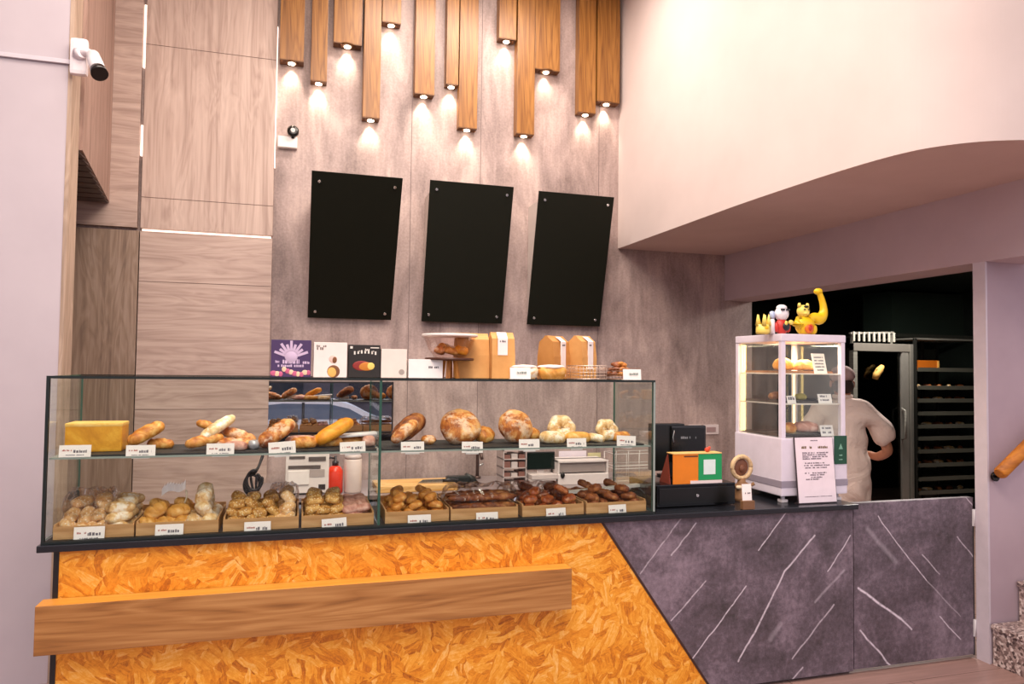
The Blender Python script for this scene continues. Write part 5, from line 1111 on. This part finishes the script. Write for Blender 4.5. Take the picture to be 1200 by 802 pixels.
# tray rack
YR = 6.35
x0, x1, z0, z1 = back(1072, 1150, 396, 585, YR); w_ = x1-x0
th = thing('tray_rack', 'tall dark rack of baking trays at the kitchen right side', 'rack', ((x0+x1)/2, YR, 0)); hr_ = z1
for sx in (-1, 1):
    for y_ in (0, .55): q = MB(); q.box(sx*(w_/2-.015)-.015, y_, 0, sx*(w_/2-.015)+.015, y_+.03, hr_, bev=.003); q.build('upright', M_SSD, th)
q = MB(); q.box(-w_/2, 0, hr_-.02, w_/2, .58, hr_, bev=.002); q.build('top_shelf', M_SS, th)
q = MB(); q.box(-w_/2+.02, .56, 0, w_/2-.02, .575, hr_-.1); q.build('back_panel', plain('#4b4d42', .5), th)
q = MB(); q.box(-w_*.05, .3, 0, -w_*.02, .33, hr_); q.build('divider', plain('#23251f', .5), th)
for k, py in enumerate((434, 455, 470, 485, 500, 514, 529, 545, 561, 577)):
    z = at(1105, py, Y=YR).z; q = MB(); q.box(-w_/2+.03, -.01, z-.012, w_/2-.03, .57, z+.0, bev=.002); q.box(-w_/2+.03, -.014, z-.018, w_/2-.03, -.008, z+.026); q.build('tray', plain('#77766a', .35, .55), th)
rg = random.Random(6); n_ = 0
for k, py in enumerate((455, 470, 500, 529, 545, 577)):
    z = at(1105, py, Y=YR).z
    for j in range(5):
        sd[0] += 1; o = loaf('baked_roll', G_DARK if (j+k) % 3 else G_PALE, .11, .028, sd[0]*1.1, n=10, m=8); o.location = (x0+.12+j*(w_-.24)/4.3, YR+.12, z+.02); o.rotation_euler = (0, 0, rg.uniform(0, 3)); tag(o, 'baked roll on the trays of the kitchen rack', 'bread', 'rolls on the kitchen rack')
xa_, xb_, za, zb_ = back(1073, 1099, 420, 431.5, YR+.05)
q = MB(); q.box(-(xb_-xa_)/2, -.12, 0, (xb_-xa_)/2, .12, zb_-za, bev=.004); q.box((xb_-xa_)/2-.03, -.125, .005, (xb_-xa_)/2-.005, -.119, zb_-za-.005, 1); o = q.build('food_crate', [plain('#c96a1a', .4), plain('#f0b45a', .4)]); o.location = ((xa_+xb_)/2, YR+.15, at(1105, 434, Y=YR).z+.001); tag(o, 'orange plastic box on the upper tray of the kitchen rack', 'box')
# cup on the oven front is a yellow oven mitt on a hook
P = at(1030, 437, Y=YO-.03); o = thing('oven_mitt', 'yellowish oven mitt hanging on the oven door', 'oven mitt', P)
q = MB(); q.tube([(-.05, 0, -.06), (-.03, 0, -.02), (.01, 0, .03), (.045, 0, .07)], [.028, .034, .036, .02], 10); q.tube([(-.0, 0, .0), (-.03, -.01, .04)], [.016, .012], 8); q.build('mitt', plain('#c3964a', .7), o)
# pipe and dark cabinet high on the kitchen wall
q = MB(); xa_, xb_, za, zb_ = back(1052, 1150, 393, 398, 7.4); q.box(xa_, 7.4, za, xb_+1.5, 7.45, zb_+.02); q.box(xa_+.02, 7.43, zb_, xa_+.06, 9.49, zb_+.02); tag(q.build('wall_shelf', plain('#66685f', .4, .4)), 'long dim steel shelf edge high in the kitchen', 'shelf')
xa_, xb_, za, zb_ = back(1090, 1160, 318, 394, 7.0)
q = MB(); q.box(0, 0, 0, 2.6, .5, 2.75-za); o = q.build('extractor_hood', plain('#3b4a41', .45)); o.location = (xa_, 7.6, za); tag(o, 'dark green grey extractor hood under the kitchen ceiling', 'extractor hood')

# ------------------------------------------------------------------ worker, back to the room
def skinned(name, pts, edges, mats, parent, sub=2, smooth=True):
    me = bpy.data.meshes.new(name); me.from_pydata([p[0] for p in pts], edges, []); o = bpy.data.objects.new(name, me); C.objects.link(o); o.parent = parent
    m = o.modifiers.new('skin', 'SKIN'); m.use_smooth_shade = True
    for v, p in zip(me.skin_vertices[0].data, pts): r = p[1]; v.radius = r if isinstance(r, tuple) else (r, r); v.use_root = False
    me.skin_vertices[0].data[0].use_root = True
    s2 = o.modifiers.new('sub', 'SUBSURF'); s2.levels = sub; s2.render_levels = sub
    me.materials.append(mats); return o
# frozen so that the mesh itself holds the shape
def freeze(o):
    dg = bpy.context.evaluated_depsgraph_get(); me = bpy.data.meshes.new_from_object(o.evaluated_get(dg)); o.modifiers.clear(); old = o.data; o.data = me; me.name = o.name
    for p in me.polygons: p.use_smooth = True
    return o
Pw = at(988, 470, Y=4.92)
wk = thing('person', 'worker seen from behind in a pale pink short sleeved shirt, standing in the kitchen', 'person', (Pw.x, 4.92, 0), R(-28))
SH = at(1020, 474, Y=4.92).z
print('worker', Pw.x, SH)
SK = mottled('skin', [(.3, '#a86c50'), (.7, '#c08468')], 8, rough=.5, bump=.05); 
k = (SH-.0)/1.42
def K(x, y, z): return (x*1.05, y, z*k)
body = [(K(0, 0, .92), (.11, .08)), (K(0, 0, 1.10), (.10, .08)), (K(0, .01, 1.26), (.11, .08)), (K(0, 0, 1.37), (.08, .06)), (K(0, .015, 1.49), .058), (K(0, .03, 1.56), .075), (K(0, .035, 1.65), .095), (K(0, .03, 1.71), .075),
        (K(.16, 0, 1.36), .05), (K(.265, -.0, 1.23), .045), (K(.335, .03, 1.04), .045), (K(.29, .17, .98), .038), (K(.23, .30, 1.0), .028),
        (K(-.16, 0, 1.36), .05), (K(-.23, .02, 1.24), .045), (K(-.25, .06, 1.10), .042), (K(-.18, .19, 1.04), .038), (K(-.12, .30, 1.04), .028),
        (K(.09, 0, .84), (.095, .10)), (K(.10, .01, .48), .062), (K(.10, .0, .10), .042), (K(.10, .10, .04), .04), (K(.10, .18, .03), .03),
        (K(-.09, 0, .84), (.095, .10)), (K(-.10, .01, .48), .062), (K(-.10, .0, .10), .042), (K(-.10, .10, .04), .04), (K(-.10, .18, .03), .03)]
be = [(0, 1), (1, 2), (2, 3), (3, 4), (4, 5), (5, 6), (6, 7), (3, 8), (8, 9), (9, 10), (10, 11), (11, 12), (3, 13), (13, 14), (14, 15), (15, 16), (16, 17), (0, 18), (18, 19), (19, 20), (20, 21), (21, 22), (0, 23), (23, 24), (24, 25), (25, 26), (26, 27)]
n0 = len(body)
for side, root in ((1, 12), (-1, 17)):       # five fingers on each hand
    bx, by, bz = body[root][0]
    for f_, (dx, ln_) in enumerate(((-.028, .065), (-.010, .078), (.009, .072), (.027, .058))):
        i0 = len(body); body += [((bx+dx*.7, by+.055, bz), .011), ((bx+dx, by+.055+ln_*.55, bz-.012), .009), ((bx+dx, by+.055+ln_*.85, bz-.035), .008)]; be += [(root, i0), (i0, i0+1), (i0+1, i0+2)]
    i0 = len(body); body += [((bx-side*.035, by+.02, bz-.01), .012), ((bx-side*.055, by+.055, bz-.025), .010)]; be += [(root, i0), (i0, i0+1)]
bd = skinned('body', body, be, SK, wk)
shirt = [(K(0, 0, .48), (.215, .165)), (K(0, 0, .80), (.205, .155)), (K(0, 0, 1.12), (.19, .14)), (K(0, .01, 1.28), (.195, .135)), (K(0, 0, 1.385), (.155, .12)), (K(0, .01, 1.45), (.10, .09)),
         (K(.16, 0, 1.372), .092), (K(.265, .0, 1.24), .088), (K(.325, .02, 1.10), .086), (K(-.16, 0, 1.372), .092), (K(-.225, .02, 1.25), .085), (K(-.25, .04, 1.145), .082)]
shirt_o = skinned('shirt', shirt, [(0, 1), (1, 2), (2, 3), (3, 4), (4, 5), (4, 6), (6, 7), (7, 8), (4, 9), (9, 10), (10, 11)], mottled('pale_pink_cotton', [(.3, '#e8cfc4'), (.7, '#f4dfd5')], 4, rough=.8, bump=.8, bd=.05, dist=1), wk, sub=3)
tr_ = skinned('trousers', [(K(0, 0, .86), (.11, .09)), (K(.085, 0, .74), (.085, .085)), (K(.10, .01, .48), .085), (K(.10, 0, .10), .075), (K(-.085, 0, .74), (.085, .085)), (K(-.10, .01, .48), .085), (K(-.10, 0, .10), .075)], [(0, 1), (1, 2), (2, 3), (0, 4), (4, 5), (5, 6)], plain('#2b2a30', .8), wk)
bpy.context.view_layer.update()
for o in (bd, shirt_o, tr_): freeze(o)
# folds in the shirt, collar and cuffs
for v in shirt_o.data.vertices:
    c_ = v.co; low = max(0, min(1, (1.25-c_.z)/.5))
    f_ = noise.noise(Vector((c_.x*5+c_.z*3, c_.y*5, c_.z*9)))*.6 + (1-abs(noise.noise(Vector((c_.x*9+c_.z*7, c_.y*8, c_.z*4)))*2.2))*.5*(.4+low)
    v.co += v.normal*(f_+.1)*.036
q = MB(); q.lathe([(.066, 0), (.074, .0), (.080, .04), (.074, .045), (.062, .03)], c=(0, .018, 1.455*k), n=24); q.build('collar', bpy.data.materials['pale_pink_cotton'], wk)
hz = 1.60*k
q = MB(); q.ball((0, .028, hz+.055), .098, .108, .085, n=24, fn=lambda p: 1 if p.z > -.35 else .93); q.build('cap', mottled('cap_cotton', [(.3, '#a98782'), (.7, '#c9a7a0')], 9, rough=.8), wk)
q = MB(); q.ball((0, -.005, hz-.03), .082, .075, .07, n=18); q.build('hair', plain('#3b2a24', .8), wk)
q = MB()
for s in (-1, 1): q.ball((s*.088, .03, hz-.015), .010, .020, .030, n=12)
q.build('ears', SK, wk)
q = MB(); q.ball((0, .135, hz-.02), .014, .022, .022, n=10); q.box(-.025, .118, hz-.065, .025, .124, hz-.058, bev=.002); q.ball((-.032, .118, hz+.01), .012, .006, .008, n=8); q.ball((.032, .118, hz+.01), .012, .006, .008, n=8); q.build('face_features', plain('#8a4f3f', .5), wk)

# ------------------------------------------------------------------ street behind the viewer, seen in the mirror
q = MB(); q.box(-14, -16, -.62, 16, -1.5, -.55); struct(q.build('floor_street', mottled('asphalt', [(.3, '#4d4b50'), (.7, '#66646a')], 30, rough=.9)))
th = thing('car', 'pale blue white car, seen reflected in the wall mirror', 'car', (.2, -5.4, -.55))
PAINT = plain('#eef1ff', .25); prof = [(-2.0, .35), (-2.05, .75), (-1.95, 1.0), (-1.55, 1.12), (-1.2, 1.42), (-.6, 1.50), (.5, 1.48), (1.0, 1.36), (1.6, 1.02), (2.15, .86), (2.3, .65), (2.28, .35)]
def sm(p): return [(v.x, v.z) for v in chaikin([Vector((x, 0, z)) for x, z in p], 2)]
q = MB(); q.prism([(x, -.82, z) for x, z in sm(prof)], (0, 1.64, 0)); q.build('body', PAINT, th)
win = [(-1.45, 1.06), (-1.1, 1.34), (-.5, 1.40), (.5, 1.38), (.92, 1.28), (1.35, 1.04)]
for s in (.81, -.83):
    q = MB(); q.prism([(x, s, z) for x, z in win], (0, .02, 0)); q.build('side_window', plain('#62748f', .2), th)
q = MB(); q.box(-.1, .825, .45, -.04, .84, 1.42, bev=.004); q.box(-1.9, .825, .62, 2.0, .838, .66); q.build('pillar', plain('#2c2f38', .4), th)
for x in (-1.3, 1.45):
    for y in (-.78, .66): q = MB(); q.cyl((x, y, .32), (x, y+.2, .32), .32, n=28); wl_ = q.build('wheel', plain('#1b1b1d', .7), th); q = MB(); q.cyl((x, y-.005, .32), (x, y+.205, .32), .2, n=20); q.build('rim', M_STEEL, wl_)
th = thing('street_building', 'dark grey building front reflected behind the car in the mirror', 'building', (1, -15, -.55))
q = MB(); q.box(-12, -1, 0, 12, 0, 3.2); q.build('facade', mottled('dark_facade', [(.3, '#4b454d'), (.7, '#5f5862')], 2, rough=.8), th)
for i in range(6): q = MB(); q.box(-10+i*3.6, .0, .9, -8+i*3.6, .05, 2.5); q.build('window', plain('#2a2e38', .2), th)
